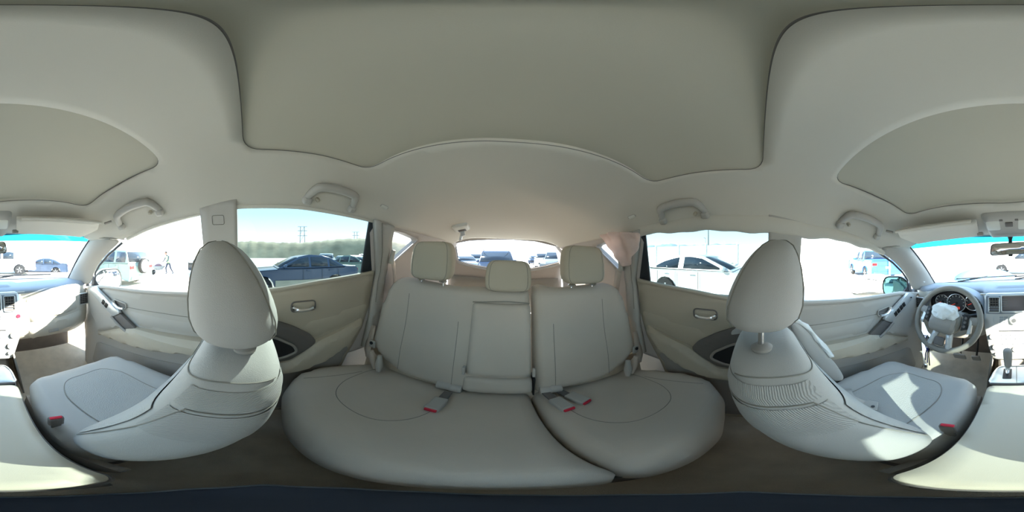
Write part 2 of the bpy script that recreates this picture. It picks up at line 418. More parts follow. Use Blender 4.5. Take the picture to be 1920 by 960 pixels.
    # glass
    gl = [(y, zs(y)-.02) for y in np.linspace(.86, .13, 8)] + [(.13, .17)] + [(y, zt(y)+.02) for y in (.17, .25, .35, .44, .57, .70, .80)]
    return d
def door_rear(s, n, label):
    f = side(s)
    out = [(y, zs(y)) for y in (-.665, -.59, -.45, -.32, -.14, .0, .10)] + [(.10, -.98), (-.36, -.98), (-.42, -.80), (-.50, -.63), (-.61, -.47), (-.66, -.32)]
    d = patch(out, f, (), .04).build('door_%d' % n, 'trim_warm', thick=.012); props(d, label, kind='structure')
    MB().tube([Vector(side(s, .003)(y, zs(y))) for y in np.linspace(-.655, .10, 24)], .012, 8).build('sill_roll', 'trim_warm', d)
    pillow(smooth_poly([(-.645, -.285), (-.25, -.352), (-.20, -.40), (-.32, -.465), (-.60, -.40), (-.648, -.36)], .02, 4), lambda u, v: .010, lambda u, v, h: side(s, h)(u, v), 0, .01, .03).build('insert_panel', 'trim_warm', d)
    arm = smooth_poly([(-.605, -.395), (-.46, -.43), (-.33, -.462), (-.275, -.50), (-.18, -.56), (.05, -.565), (.05, -.64), (-.22, -.635), (-.36, -.60), (-.50, -.53), (-.60, -.455), (-.622, -.415)], .022, 4)
    pillow(arm, lambda u, v: interp([(-.62, .03), (-.5, .055), (-.2, .07), (.05, .07)], u), lambda u, v, h: side(s, h)(u, v), 0, .03, .02).build('armrest', 'trim_warm', d)
    rec = smooth_poly([(.08, -.25), (-.10, -.312), (-.20, -.358), (-.29, -.42), (-.325, -.475), (-.285, -.535), (-.18, -.575), (.08, -.585)], .03, 4)
    rp = pillow(rec, lambda u, v: .030, lambda u, v, h: side(s, h)(u, v), 0, .012, .02).build('pull_recess', 'trim_dark', d)
    inn = smooth_poly([(.05, -.36), (-.12, -.405), (-.205, -.465), (-.22, -.505), (-.15, -.535), (.05, -.55)], .03, 4)
    MB().tube([side(s, .036)(*p) for p in resample(inn, .015)], .007, 8, closed=True).build('recess_lip', 'trim_grey', rp)
    patch(inn, side(s, .033), (), .03).build('recess_floor', 'black', rp)
    pillow(smooth_poly([(.08, -.24), (-.085, -.30), (-.125, -.335), (-.125, -.352), (.08, -.30)], .012, 3), lambda u, v: .042, lambda u, v, h: side(s, h)(u, v), 0, .006, .02).build('switch_plate', 'silver', d)
    pillow(rrect(-.07, -.03, -.305, -.285, .005, 2), lambda u, v: .048, lambda u, v, h: side(s, h)(u, v), .03, .003, .01).build('window_switch', 'black', d)
    pillow(smooth_poly([(-.60, -.47), (-.50, -.545), (-.36, -.615), (-.22, -.65), (.08, -.655), (.08, -.96), (-.35, -.96), (-.41, -.80), (-.49, -.64)], .02, 3), lambda u, v: .012, lambda u, v, h: side(s, h)(u, v), 0, .01, .04).build('lower_panel', 'trim_grey', d)
    hz = rrect(-.312, -.195, -.288, -.236, .02, 5)
    bz = pillow(hz, lambda u, v: .008, lambda u, v, h: side(s, h)(u, v), 0, .006, .012).build('handle_bezel', 'trim_warm', d)
    MB().tube([side(s, .010)(*p) for p in resample(hz, .01)], .0035, 8, closed=True).build('bezel_ring', 'trim_dark', bz)
    P = [(-.198, -.258), (-.215, -.274), (-.24, -.280), (-.28, -.278), (-.30, -.270)]
    MB().tube([side(s, .018)(*p) for p in resample(P, .01, closed=False)], [.007, .012, .012]+[.010]*(len(resample(P, .01, closed=False))-3), 8).build('release_handle', 'chrome', d)
    # dark glass divider bar
    patch(smooth_poly([(-.545, .165), (-.60, .165), (-.645, .0), (-.66, zs(-.66)), (-.575, zs(-.575)), (-.565, -.03)], .006, 2), side(s, -.006), (), .03).build('window_divider', 'dark_rubber', d, thick=.01)
    return d
door_front(1, 1, 'passenger front door panel with two window switches and chrome release handle', False)
door_front(-1, 2, 'driver door panel with row of window switches and chrome release handle', True)
door_rear(1, 3, 'rear door panel on passenger side with dark pull recess')
door_rear(-1, 4, 'rear door panel behind the driver with dark pull recess')

# ---- windows
def win(n, poly, s, m, label, holes=()):
    o = patch(poly, side(s, -.012), holes, .06).build('window_%d' % n, m); props(o, label, kind='structure'); return o
FW = [(y, zs(y)-.03) for y in np.linspace(1.01, .12, 8)] + [(.12, .17)] + [(y, zt(y)+.03) for y in (.17, .25, .35, .44, .57, .70, .84, .95)]
RW = [(-.60, zs(-.60)-.02), (-.3, zs(-.3)-.03), (.08, zs(.08)-.03), (.08, .19), (-.2, .19), (-.58, .18)]
win(1, FW, 1, 'glass_clear', 'clear passenger door window'); win(2, FW, -1, 'glass_clear', 'clear driver door window')
win(3, RW, 1, 'glass_privacy', 'tinted rear door window on the passenger side'); win(4, RW, -1, 'glass_privacy', 'tinted rear door window behind the driver')
def ws(u, v, out=0.0):
    "windscreen: u across -1..1, v 0 header .. 1 base"
    xa, xb = .585*u, .625*u
    a = Vector((xa, header_y(xa)+.005, .085+.018*(1-u*u))); b = Vector((xb, 1.20+.20*(1-u*u), -.215)); p = a.lerp(b, v)
    p.z += .02*math.sin(PI*v)+out; p.y += out*.6; return p
wsh = MB().grid([[ws(u, v) for u in np.linspace(-1, 1, 25)] for v in np.linspace(-.06, 1.05, 12)]).build('window_5', 'glass_clear'); props(wsh, 'raked windscreen', kind='structure')
MB().grid([[ws(u, v, -.003) for u in np.linspace(-.99, .99, 25)] for v in np.linspace(-.05, .075, 4)]).build('shade_band', 'tint_band', wsh, label='blue green shade band along the windscreen top')
MB().tube([ws(-1, v, -.004) for v in np.linspace(0, 1, 8)], .006, 6).build('edge_frit', 'dark_rubber', wsh)
MB().tube([ws(1, v, -.004) for v in np.linspace(0, 1, 8)], .006, 6).build('edge_frit', 'dark_rubber', wsh)
MB().tube([ws(u, .985, -.002) for u in np.linspace(-1, 1, 20)], .006, 6).build('edge_frit', 'dark_rubber', wsh)
# windscreen wipers resting at the base
for k, (u0, u1) in enumerate(((-.75, .05), (.02, .8))):
    wp = thing('windscreen_wiper', ['driver side wiper blade lying along the windscreen base', 'passenger side wiper blade lying along the windscreen base'][k], 'wiper', ws(u0, 1.0, .03), 'windscreen wipers')
    MB().tube([ws(u, .955-.02*i/9, .018) for i, u in enumerate(np.linspace(u0, u1, 10))], .006, 6).build('blade', 'black', wp)
    MB().tube([ws(u0, 1.04, .02), ws((u0+u1)/2, .965, .03)], .007, 6).build('arm', 'black', wp)

bon = MB().grid([[(x, 1.44+.95*q-.20*(x/.75)**2*(1-q*.3), -.275-.17*q**1.4-.05*(x/.75)**2) for x in np.linspace(-.78, .78, 15)] for q in np.linspace(0, 1, 10)]).build('trim_30', 'silver', thick=.004); props(bon, 'bonnet of the car beyond the windscreen base', kind='structure')

# ---- pillars and side trims
def pillar(n, poly, s, off, m, label, thick=.02, step=.03):
    o = patch(poly, side(s, off), (), step).build('trim_%d' % n, m, thick=thick); props(o, label, kind='structure'); return o
nT = 3
for s, sd in ((1, 'passenger'), (-1, 'driver')):
    # A-pillar: from windscreen edge to the door window
    A = [Vector((s*.585, .79, .09)), Vector((s*.595, .90, .01)), Vector((s*.607, 1.02, -.08)), Vector((s*.62, 1.14, -.165)), Vector((s*.625, 1.22, -.23))]
    B = [Vector(side(s, 0.004)(y, z)) for y, z in ((.575, .062), (.70, .010), (.81, -.05), (.91, -.125), (.985, -.25))]
    mid = [(a+b)/2+Vector((-s*.022, -.01, .0)) for a, b in zip(A, B)]
    m1 = [(a*.8+b*.2)+Vector((-s*.016, -.006, 0)) for a, b in zip(A, B)]; m2 = [(a*.25+b*.75)+Vector((-s*.016, -.004, 0)) for a, b in zip(A, B)]
    A2 = [a+Vector((s*.012, .02, .01)) for a in A]
    o = MB().grid([A2, A, m1, mid, m2, B]).build('trim_%d' % nT, 'trim', thick=.006, sub=1); props(o, 'pale windscreen pillar trim on the %s side' % sd, kind='structure')
    MB().tube([A[0]+Vector((-s*.002, -.01, -.004)), m1[0]+Vector((-s*.002, 0, -.004)), mid[0]+Vector((-s*.002, 0, -.002)), m2[0], B[0]], .003, 6).build('joint_line', 'seam', o); nT += 1
    # B-pillar
    bp = pillar(nT, [(.172, -.21), (.172, .17), (.037, .19), (.037, -.185)], s, .004, 'trim', 'centre door pillar trim on the %s side' % sd); nT += 1
    if s == 1:
        pillow(rrect(.085, .128, .095, .128, .006, 3), lambda u, v: .010, lambda u, v, h: side(s, h)(u, v), 0, .003, .01).build('pillar_badge', 'trim', bp)
        MB().tube([side(s, .016)(*p) for p in resample(rrect(.085, .128, .095, .128, .006, 3), .01)], .0012, 5, closed=True).build('badge_outline', 'seam', bp)
    # lower B-pillar cover
    low = pillar(nT, [(.165, -.20), (.05, -.18), (.03, -.6), (.02, -.98), (.18, -.98), (.18, -.6)], s, .016, 'trim_grey', 'lower centre pillar cover on the %s side' % sd); nT += 1
    # rear quarter wall with its window
    yq = [t for t in np.linspace(-.60, -1.60, 14)]
    qw_px = [(734, 431), (757, 436), (781, 447), (783, 451), (758, 473), (735, 494)]
    def on_side(px, py, s_, off=0):
        z = 0.0; y = 0
        X = .6
        for _ in range(20):
            p = at(px, py, X=s_*X); X = fs(p.y, p.z)-off
        return (p.y, p.z)
    qh = smooth_poly([on_side(*p, 1) for p in qw_px], .008, 3)
    wall = patch([(y, interp(EDGE_Z, y)+.02) for y in yq] + [(-1.60, -.62), (-.42, -.62), (-.40, -.98), (-.3, -.98), (-.42, -.66), (-.58, -.47), (-.645, -.3), (-.645, -.1), (-.565, .10)], side(s, -.004), [qh], .04).build('wall_right' if s == 1 else 'wall_left', 'trim_mauve', thick=.012)
    props(wall, 'grey cargo side trim around the %s side quarter window' % sd, kind='structure')
    q2 = patch(smooth_poly([tuple(np.array(p)*1.0) for p in qh], .001, 1), side(s, -.045), (), .05).build('window_%d' % (6 if s == 1 else 7), 'glass_rear'); props(q2, 'small triangular quarter window on the %s side' % sd, kind='structure')
    H = resample(qh, .02)
    MB().loft([[Vector(side(s, .003)(*h)), Vector(side(s, -.05)(*h))] for h in list(H)+[H[0]]], cap=False, closed=False).build('reveal', 'trim_grey', wall)
    # C-pillar cover
    cp = pillar(nT, smooth_poly([(-.555, .165), (-.70, .15), (-.715, .0), (-.735, -.10), (-.745, -.35), (-.70, -.60), (-.60, -.60), (-.655, -.40), (-.668, -.2), (-.665, -.11), (-.615, .02)], .01, 2), s, .018, 'trim', 'rear pillar cover behind the %s side rear door' % sd, .03); nT += 1
    crease([(-.600, .15), (-.655, .0), (-.677, -.11), (-.68, -.3)], side(s, .036), .002, 'seam', cp, 'joint_line')
    # rail cap along the window top
    o = MB().tube([Vector(side(s, -.002)(y, zt(y)+.004)) for y in np.linspace(-.60, .56, 40)], .010, 8).build('trim_%d' % nT, 'headliner'); props(o, 'rolled headliner edge above the %s side windows' % sd, kind='structure'); nT += 1
    # outer body side
    sk = patch([(-1.6, -.2), (-.7, -.16), (.1, -.24), (1.05, -.32), (1.05, -1.1), (-1.6, -1.1)], side(s, -.09), (), .1).build('trim_%d' % nT, 'trim_grey', thick=.004); props(sk, 'outer body side of the car on the %s side' % sd, kind='structure'); nT += 1

# ---- tailgate wall and rear glass
def tail(x, z): return (x, -1.55-.10*(1-(x/.6)**2)+.22*(z-.15) - .0, z)
gp = [(853, 455), (880, 450), (920, 448), (960, 448), (1010, 452), (1045, 459), (1059, 466), (1057, 480), (1050, 491), (1020, 499), (985, 505), (945, 504), (905, 500), (880, 495), (858, 489)]
gp3 = []
for px, py in gp:
    Y = -1.6
    for _ in range(15):
        p = at(px, py, Y=Y); Y = tail(p.x, p.z)[1]
    gp3.append((p.x, p.z))
gh = smooth_poly(gp3, .03, 3)
xs_ = np.linspace(-.53, .53, 17)
tw = patch([(x, roof(x*.93, -1.52)+.01) for x in xs_] + [(.58, .0), (.60, -.3), (.60, -.64), (-.60, -.64), (-.60, -.3), (-.58, .0)], tail, [gh], .05).build('wall_back', 'trim_mauve', thick=.012)
props(tw, 'grey tailgate trim around the rear window', kind='structure')
rg = patch([tuple(p) for p in gh], lambda x, z: tuple(np.array(tail(x, z))+[0, -.03, 0]), (), .06).build('window_8', 'glass_rear'); props(rg, 'wide curved rear window', kind='structure')
H = resample(gh, .03)
MB().loft([[Vector(tail(*h)), Vector(tail(*h))+Vector((0, -.03, 0))] for h in list(H)+[H[0]]], cap=False, closed=False).build('reveal', 'trim', tw)
MB().tube([Vector(tail(*h))+Vector((0, -.02, 0)) for h in H], .006, 6, closed=True).build('window_seal', 'dark_rubber', tw)
hd = patch([(x, roof(x*.93, -1.52)+.006) for x in np.linspace(-.5, .5, 15)] + [(x, np.interp(x, [-.56, -.3, 0, .3, .54], [.10, .155, .172, .165, .125])+.008) for x in np.linspace(.5, -.5, 15)], lambda x, z: tuple(np.array(tail(x, z))+[0, .02, 0]), (), .03).build('header_trim', 'trim_grey', tw, thick=.012)
MB().tube([Vector(tail(x, z-.022))+Vector((0, .008, 0)) for x, z in spline(gp3[7:], 30)], .010, 8).build('trim_ledge', 'trim', tw)
patch([(-.55, -.21), (0, -.245), (.55, -.21), (.58, -.62), (-.58, -.62)], lambda x, z: tuple(np.array(tail(x, z))+[0, .02, 0]), (), .06).build('lower_panel', 'trim_grey', tw, thick=.01)

# ================================================================== FRONT SEATS
# seen from the side the backrest leans back 26 degrees: rear and front edge (y) by height
SB = [(-.70, .12, .345, .225), (-.64, .085, .33, .232), (-.56, .05, .288, .236), (-.46, .01, .238, .232), (-.36, -.028, .182, .214), (-.32, -.044, .162, .204), (-.278, -.056, .142, .190), (-.245, -.062, .122, .174), (-.222, -.059, .106, .152), (-.204, -.052, .090, .122), (-.194, -.038, .070, .085)]
def seat_ring(cx, row, n=44, grow=0.0):
    z, yb, yf, hw = row; hw += grow; ym, hd = (yb+yf)/2, (yf-yb)/2+grow; R = []
    for k in range(n):
        q = 2*PI*k/n; c, s_ = math.cos(q), math.sin(q); e = 2/3.0
        x = math.copysign(abs(c)**e, c); y = math.copysign(abs(s_)**e, s_)
        yy = ym+hd*y
        if y > 0: yy -= .028*(1-min(1, abs(x))**2)*min(1, (-.15-z)/.2 if z < -.15 else 0)*y
        R.append(Vector((cx+hw*x, yy, z+(.008*(1-x*x) if row is SB[-1] else 0))))
    return R
def seat_pt(cx, z, q, grow=.001):
    tab = [[r[0] for r in SB], [r[1] for r in SB], [r[2] for r in SB], [r[3] for r in SB]]
    zz = np.array(tab[0]); row = (z, *[float(np.interp(z, zz, tab[i])) for i in (1, 2, 3)])
    hw = row[3]+grow; ym, hd = (row[1]+row[2])/2, (row[2]-row[1])/2+grow; c, s_ = math.cos(q), math.sin(q); e = 2/3.0
    x = math.copysign(abs(c)**e, c); y = math.copysign(abs(s_)**e, s_); yy = ym+hd*y
    if y > 0: yy -= .028*(1-min(1, abs(x))**2)*min(1, (-.15-z)/.2 if z < -.15 else 0)*y
    return Vector((cx+hw*x, yy, z))
def headrest_rings(cx, dz, dy=0.0, n=36):
    rows = [(-.146, .002, .020, .040), (-.142, .002, .045, .080), (-.132, .003, .062, .106), (-.112, .006, .075, .124), (-.085, .011, .078, .130), (-.05, .018, .073, .127), (-.015, .025, .063, .117), (.012, .032, .051, .102), (.034, .038, .037, .080), (.047, .042, .021, .050), (.051, .044, .007, .018)]
    out = []
    for z, y, h, wd in rows:
        R = []
        for k in range(n):
            q = 2*PI*k/n; c, s_ = math.cos(q), math.sin(q); e = 2/2.6
            wd *= 1.0; R.append(Vector((cx+1.06*wd*math.copysign(abs(c)**e, c), y+dy+1.08*h*math.copysign(abs(s_)**e, s_), z+dz)))
        out.append(R)
    return out
def cush_z(cx):
    def f(x, y):
        u = (x-cx)/.24; b = interp([(.1, -.655), (.3, -.635), (.5, -.61), (.6, -.605), (.70, -.62)], y)
        return b+.035*max(0, abs(u)-.45)**1.0*1.2-.012*(1-min(1, u*u))
    return f
def front_seat(s, name, label, dz, dyh):
    cx = s*.368
    t = thing(name, label, 'seat', (cx, .35, -.97))
    MB().loft([seat_ring(cx, r) for r in SB]).build('backrest', 'cloth', t, angle=80, sub=1)
    # seams round the bolsters and across the shoulder
    inn = -s    # inboard side
    for sg in (1, -1):
        pth = [(-1.25+1.45*k/12, -.262) for k in range(13)] + [(.2+.34*(1-(1-k/14)**2), -.262-.34*(k/14)**1.25) for k in range(1, 15)]
        MB().tube([seat_pt(cx, z, q if sg == 1 else PI-q, .0005) for q, z in pth], .0016, 6).build('bolster_seam', 'seam', t)
    MB().tube([seat_pt(cx, -.222+.006*math.cos(2*q), q, .0005) for q in np.linspace(-.75, PI+.75, 40)], .0013, 6).build('shoulder_seam', 'seam', t)
    # knitted insert on the front
    rows = [[seat_pt(cx, z, q, .003) for q in np.linspace(.62, PI-.62, 16)] for z in np.linspace(-.60, -.30, 14)]
    MB().grid(rows).build('knit_insert', 'cloth_knit', t, angle=80)
    # side knit band
    for z0, z1 in ((-.258, -.226), (-.345, -.268)):
        qs = np.linspace(-1.15, .45, 22); qs = qs if inn == 1 else PI-qs
        MB().grid([[seat_pt(cx, z, q, .0012) for q in qs] for z in np.linspace(z0, z1, 6)]).build('knit_side', 'cloth_rib', t, angle=80)
    # cushion
    zf = cush_z(cx)
    ol = smooth_poly([(cx-.24, .18), (cx-.245, .45), (cx-.225, .62), (cx-.10, .675), (cx+.10, .675), (cx+.225, .62), (cx+.245, .45), (cx+.24, .18)], .06, 5)
    weld(pillow(ol, zf, lambda u, v, h: (u, v, h), -.80, .05, .022).build('cushion', 'cloth', t))
    il = smooth_poly([(cx-.125, .24), (cx-.135, .48), (cx-.09, .57), (cx+.09, .57), (cx+.135, .48), (cx+.125, .24)], .05, 5)
    patch(il, lambda x, y: (x, y, zf(x, y)+.003), (), .03).build('seat_insert', 'cloth_knit', t)
    MB().tube([(p[0], p[1], zf(*p)+.003) for p in resample(il, .015)], .0016, 6, closed=True).build('insert_seam', 'seam', t)
    # base
    MB().box((cx, .42, -.86), (.40, .46, .13)).build('seat_base', 'trim_dark', t, bevel=.02)
    for k in (-1, 1): MB().box((cx+k*.16, .46, -.935), (.04, .44, .06)).build('seat_rail', 'black', t, bevel=.006)
    pillow(smooth_poly([(.12, -.74), (.62, -.72), (.60, -.82), (.15, -.84)], .03, 4), lambda u, v: .255, lambda u, v, h: (cx+s*h, u, v), .22, .012, .03).build('side_shield', 'trim_grey', t)
    pillow(smooth_poly([(.12, -.74), (.62, -.72), (.60, -.82), (.15, -.84)], .03, 4), lambda u, v: .25, lambda u, v, h: (cx-s*h, u, v), .22, .012, .03).build('side_shield', 'trim_grey', t)
    # headrest with posts
    h = MB().loft(headrest_rings(cx, dz, dyh)).build('headrest', 'cloth', t, angle=80, sub=1)
    rr = headrest_rings(cx, dz, dyh)
    k0 = 0 if inn == 1 else 18
    loop = [r[(k0+6*(-1 if inn == 1 else 1)) % 36]*1.0 for r in rr[1:-1]]
    for off in (5, -5):
        MB().tube([r[(k0+off) % 36] for r in rr[1:]], .0013, 6).build('piping_seam', 'seam', h)
    for px in (-.065, .065):
        MB().tube([(cx+px, .004, -.12+dz), (cx+px, .003, -.175), (cx+px, .002, -.25)], .0065, 10).build('headrest_post', 'steel', t)
        MB().lathe([(.0, -.004), (.02, -.004), (.022, .004), (.012, .012), (.0, .012)], (cx+px, .004, -.190), (0, 0, 1), 16).build('post_guide', 'trim_grey', t)
    return t
front_seat(-1, 'driver_seat', 'light grey cloth front seat behind the steering wheel with raised headrest', .0, .0)
front_seat(1, 'passenger_seat', 'light grey cloth front passenger seat facing the glove box', -.032, .014)

def belt_strap(name, label, path, wdt, m, parent=None, group=None, nrm=(1, 0, 0)):
    P = [Vector(p) for p in path]; n = Vector(nrm); L = []
    for i, p in enumerate(P):
        t = (P[min(i+1, len(P)-1)]-P[max(0, i-1)]).normalized(); sd = t.cross(n).normalized()*wdt/2; L.append([p-sd, p, p+sd])
    return MB().grid(L).build(name, m, parent, thick=.003)
# driver's belt hanging from the pillar, burst side airbag, anchor plate, buckles
bt = thing('seat_belt', 'pale belt strap hanging down beside the driver seat from the pillar', 'seat belt', (-.62, .1, -.2))
belt_strap('strap', '', [(-.655, .135, -.02), (-.655, .135, -.12), (-.645, .14, -.22), (-.625, .165, -.36), (-.612, .215, -.50), (-.608, .25, -.62), (-.61, .27, -.75)], .05, 'belt_grey', bt, nrm=(1, 0, 0))
MB().box((-.665, .115, .0), (.02, .05, .07)).build('belt_guide', 'trim_grey', bt, bevel=.006)
ab = MB(); 
rings = []
for z, y0, y1, x in ((-.24, .11, .135, -.585), (-.28, .12, .175, -.59), (-.34, .145, .215, -.594), (-.42, .18, .262, -.598), (-.50, .22, .305, -.60), (-.58, .265, .335, -.598), (-.63, .295, .34, -.592)):
    n = 16; R = []
    for k in range(n):
        q = 2*PI*k/n; R.append(Vector((x+.012*math.sin(q)+.003*random.uniform(-1, 1), (y0+y1)/2+(y1-y0)/2*math.cos(q)+.004*random.uniform(-1, 1), z+.004*random.uniform(-1, 1))))
    rings.append(R)
sa = thing('side_airbag', 'crumpled side airbag with torn white edge burst from the driver seat', 'airbag', (-.6, .22, -.45))
ab.loft(rings).build('bag', 'cloth', sa, sub=1, angle=80)
E_ = [(-.235, .135), (-.26, .17), (-.30, .195), (-.34, .222), (-.38, .246), (-.42, .268), (-.45, .285)]
MB().loft([[Vector((-.596+.010*math.cos(q)+.004*random.uniform(-1, 1), y+.014*math.sin(q)+.008*random.uniform(-1, 1), z+.006*random.uniform(-1, 1))) for q in [2*PI*i/9 for i in range(9)]] for z, y in E_]).build('torn_edge', 'airbag_white', sa, angle=80)
sp_ = thing('belt_anchor', 'small grey belt tongue plate lying on the driver seat cushion', 'belt tongue', at(1630, 762, Z=-.63))
p0 = at(1630, 762, Z=-.622)
MB().prism([Vector((p0.x+a, p0.y+b, p0.z)) for a, b in ((-.035, -.02), (.02, -.035), (.035, .0), (.0, .035), (-.03, .02))], (0, 0, .006)).build('plate', 'belt_grey', sp_, bevel=.002)
MB().lathe([(0, 0), (.006, 0), (.006, .003), (0, .003)], (p0.x+.012, p0.y+.004, p0.z+.007), (0, 0, 1), 10).build('rivet', 'black', sp_)
belt_strap('strap', '', [(p0.x-.02, p0.y-.01, p0.z+.004), (p0.x-.06, p0.y-.03, p0.z+.02), (p0.x-.10, p0.y-.02, p0.z+.018), (p0.x-.14, p0.y+.0, p0.z+.004)], .045, 'belt_grey', sp_, nrm=(0, 0, 1))
def buckle(loc, ydir, label, m='belt_grey', flat=False, sc=.8, group='seat belt buckles'):
    b = thing('belt_buckle', label, 'belt buckle', loc, group)
    d = Vector(ydir).normalized(); sx = d.cross(Vector((0, 0, 1))).normalized(); up = sx.cross(d)
    R = Matrix((sx, d, up)).transposed()
    MB().box(Vector(loc), (.046*sc, .075*sc, .024*sc), R).build('body', m, b, bevel=.006)
    MB().box(Vector(loc)+d*.0375*sc, (.036*sc, .012*sc, .013*sc), R).build('release_button', 'red', b, bevel=.002)
    MB().box(Vector(loc)-d*.06*sc-up*.004, (.03*sc, .07*sc, .008), R).build('stalk', 'trim_dark', b, bevel=.002)
    return b
buckle((-.128, .30, -.58), (.02, -.15, 1), 'red topped buckle between driver seat and centre console', 'trim_dark')
buckle((.142, .33, -.58), (-.02, -.15, 1), 'red topped buckle between passenger seat and centre console', 'trim_dark')

# ================================================================== REAR BENCH
SPLIT = -.112
def rc(x, y):
    "height of the rear cushion"
    b = interp([(-.66, -.715), (-.55, -.695), (-.45, -.675), (-.32, -.648), (-.22, -.632), (-.15, -.63), (-.08, -.64)], y)
    for c in (-.39, .39): b -= .016*math.exp(-((x-c)/.15)**4-((y+.42)/.15)**4)
    b += .028*max(0, (abs(x)-.54)/.12)
    return b
xo = .695
def rear_part(name, label, x0, x1, seats):
    t = thing(name, label, 'seat', ((x0+x1)/2, -.4, -.97), 'rear bench')
    right = x1 > .3
    if right: ol = smooth_poly([(x0, -.115), (.40, -.095), (.56, -.12), (.66, -.20), (xo, -.34), (.68, -.50), (.62, -.68), (x0, -.70)], .035, 5)
    else: ol = smooth_poly([(x1, -.115), (x1, -.70), (-.62, -.68), (-.68, -.50), (-xo, -.34), (-.66, -.20), (-.56, -.12), (-.40, -.095)], .035, 5)
    cu = weld(pillow(ol, rc, lambda u, v, h: (u, v, h), -.80, .055, .022).build('cushion', 'cloth_rear', t))
    # sewn horseshoe on each seat pad
    for c in seats:
        hs = [(c-.185, -.60), (c-.19, -.50), (c-.165, -.37), (c-.10, -.295), (c, -.275), (c+.10, -.295), (c+.165, -.37), (c+.19, -.50), (c+.185, -.60)]
        hp = spline(hs, 48)
        MB().tube([(p[0], p[1], rc(*p)+.0005) for p in hp], .0016, 6, flat=.7).build('horseshoe_seam', 'seam', t)
        for k in ((1,) if c > 0 else (-1,)):
            MB().tube([(c+k*(.20+.02*q), -.50+.28*q, rc(c+k*(.20+.02*q), -.50+.28*q)+.0) for q in np.linspace(0, 1, 12)], .0018, 6, flat=.6).build('side_seam', 'seam', t)
    # front skirt
    MB().grid([[(x, -.135-.01*(1 if z < -.8 else 0), z) for x in np.linspace(max(x0, -.56), min(x1, .56), 8)] for z in (-.78, -.90, -.97)]).build('seat_skirt', 'trim_dark', t, thick=.01)
    return t
BZ0, BZ1 = -.735, -.135
def bk(x, tt, h):
    "rear backrest frame: tt up the back in metres of height, h proud of the back plane"
    z = BZ0+tt; y = -.66-.27*tt; return (x, y+h*.965, z+h*.26)
def back_h(x, tt):
    h = .055+.018*math.exp(-((abs(x)-.39)/.14)**4)*0
    u = abs(x)
    h -= .014*math.exp(-((u-.37)/.13)**4)*math.exp(-((tt-.30)/.25)**4)
    h += .012*math.exp(-((u-.60)/.05)**2)
    h += .018*math.exp(-((tt-.18)/.12)**2)*math.exp(-((u-.38)/.2)**4)
    h += .035*max(0, (u-.50)/.16)**1.5
    h -= .05*max(0, (tt-.52)/.08)**2
    return h
right_b = rear_part('rear_bench', 'wider rear bench section with fold down centre armrest and two headrests', SPLIT+.003, xo, [.385])
left_b = rear_part('rear_bench', 'narrower rear bench section behind the driver with one headrest', -xo, SPLIT-.003, [-.385])
T = BZ1-BZ0
bo = smooth_poly([(-.108, .02), (.46, .035), (.56, .08), (.655, .165), (.655, .42), (.62, .545), (.57, T-.005), (.46, T-.012), (.24, T-.03), (.14, T-.022), (-.108, T-.02)], .03, 5)
weld(pillow(bo, back_h, bk, -.03, .032, .02).build('backrest', 'cloth_rear', right_b))
bo = smooth_poly([(-.125, .02), (-.125, T-.01), (-.16, T+.002), (-.24, T-.02), (-.46, T-.008), (-.57, T-.005), (-.62, .545), (-.655, .42), (-.655, .165), (-.56, .08), (-.46, .035)], .03, 5)
weld(pillow(bo, back_h, bk, -.03, .032, .02).build('backrest', 'cloth_rear', left_b))
for par, sx in ((right_b, 1), (left_b, -1)):
    for x0, x1, t0, t1 in ((.50, .47, .50, .06), (.215, .205, .40, .06)):
        MB().tube([bk(sx*(x0+(x1-x0)*q), t0+(t1-t0)*q, back_h(x0+(x1-x0)*q, t0+(t1-t0)*q)+.001) for q in np.linspace(0, 1, 20)], .0013, 6, flat=.6).build('pad_seam', 'seam', par)
# centre armrest
def arm_h(x, tt): return .078
weld(pillow(rrect(-.108, .155, .135, .50, .022, 5), arm_h, bk, .02, .018, .018).build('centre_armrest', 'cloth_rear', right_b))
weld(pillow(rrect(-.112, .16, .02, .128, .02, 5), lambda x, tt: .075-.05*max(0, (.05-tt)/.05), bk, .02, .02, .018).build('armrest_base', 'cloth_rear', right_b))
for x in (-.115, .16): MB().box(bk(x, .165, .075), (.012, .02, .05)).build('armrest_hinge', 'trim', right_b, bevel=.003)
MB().tube([bk(x, .505+.004*math.cos(x*20), .062) for x in np.linspace(-.105, .155, 12)], .0025, 6).build('armrest_gap', 'seam', right_b)
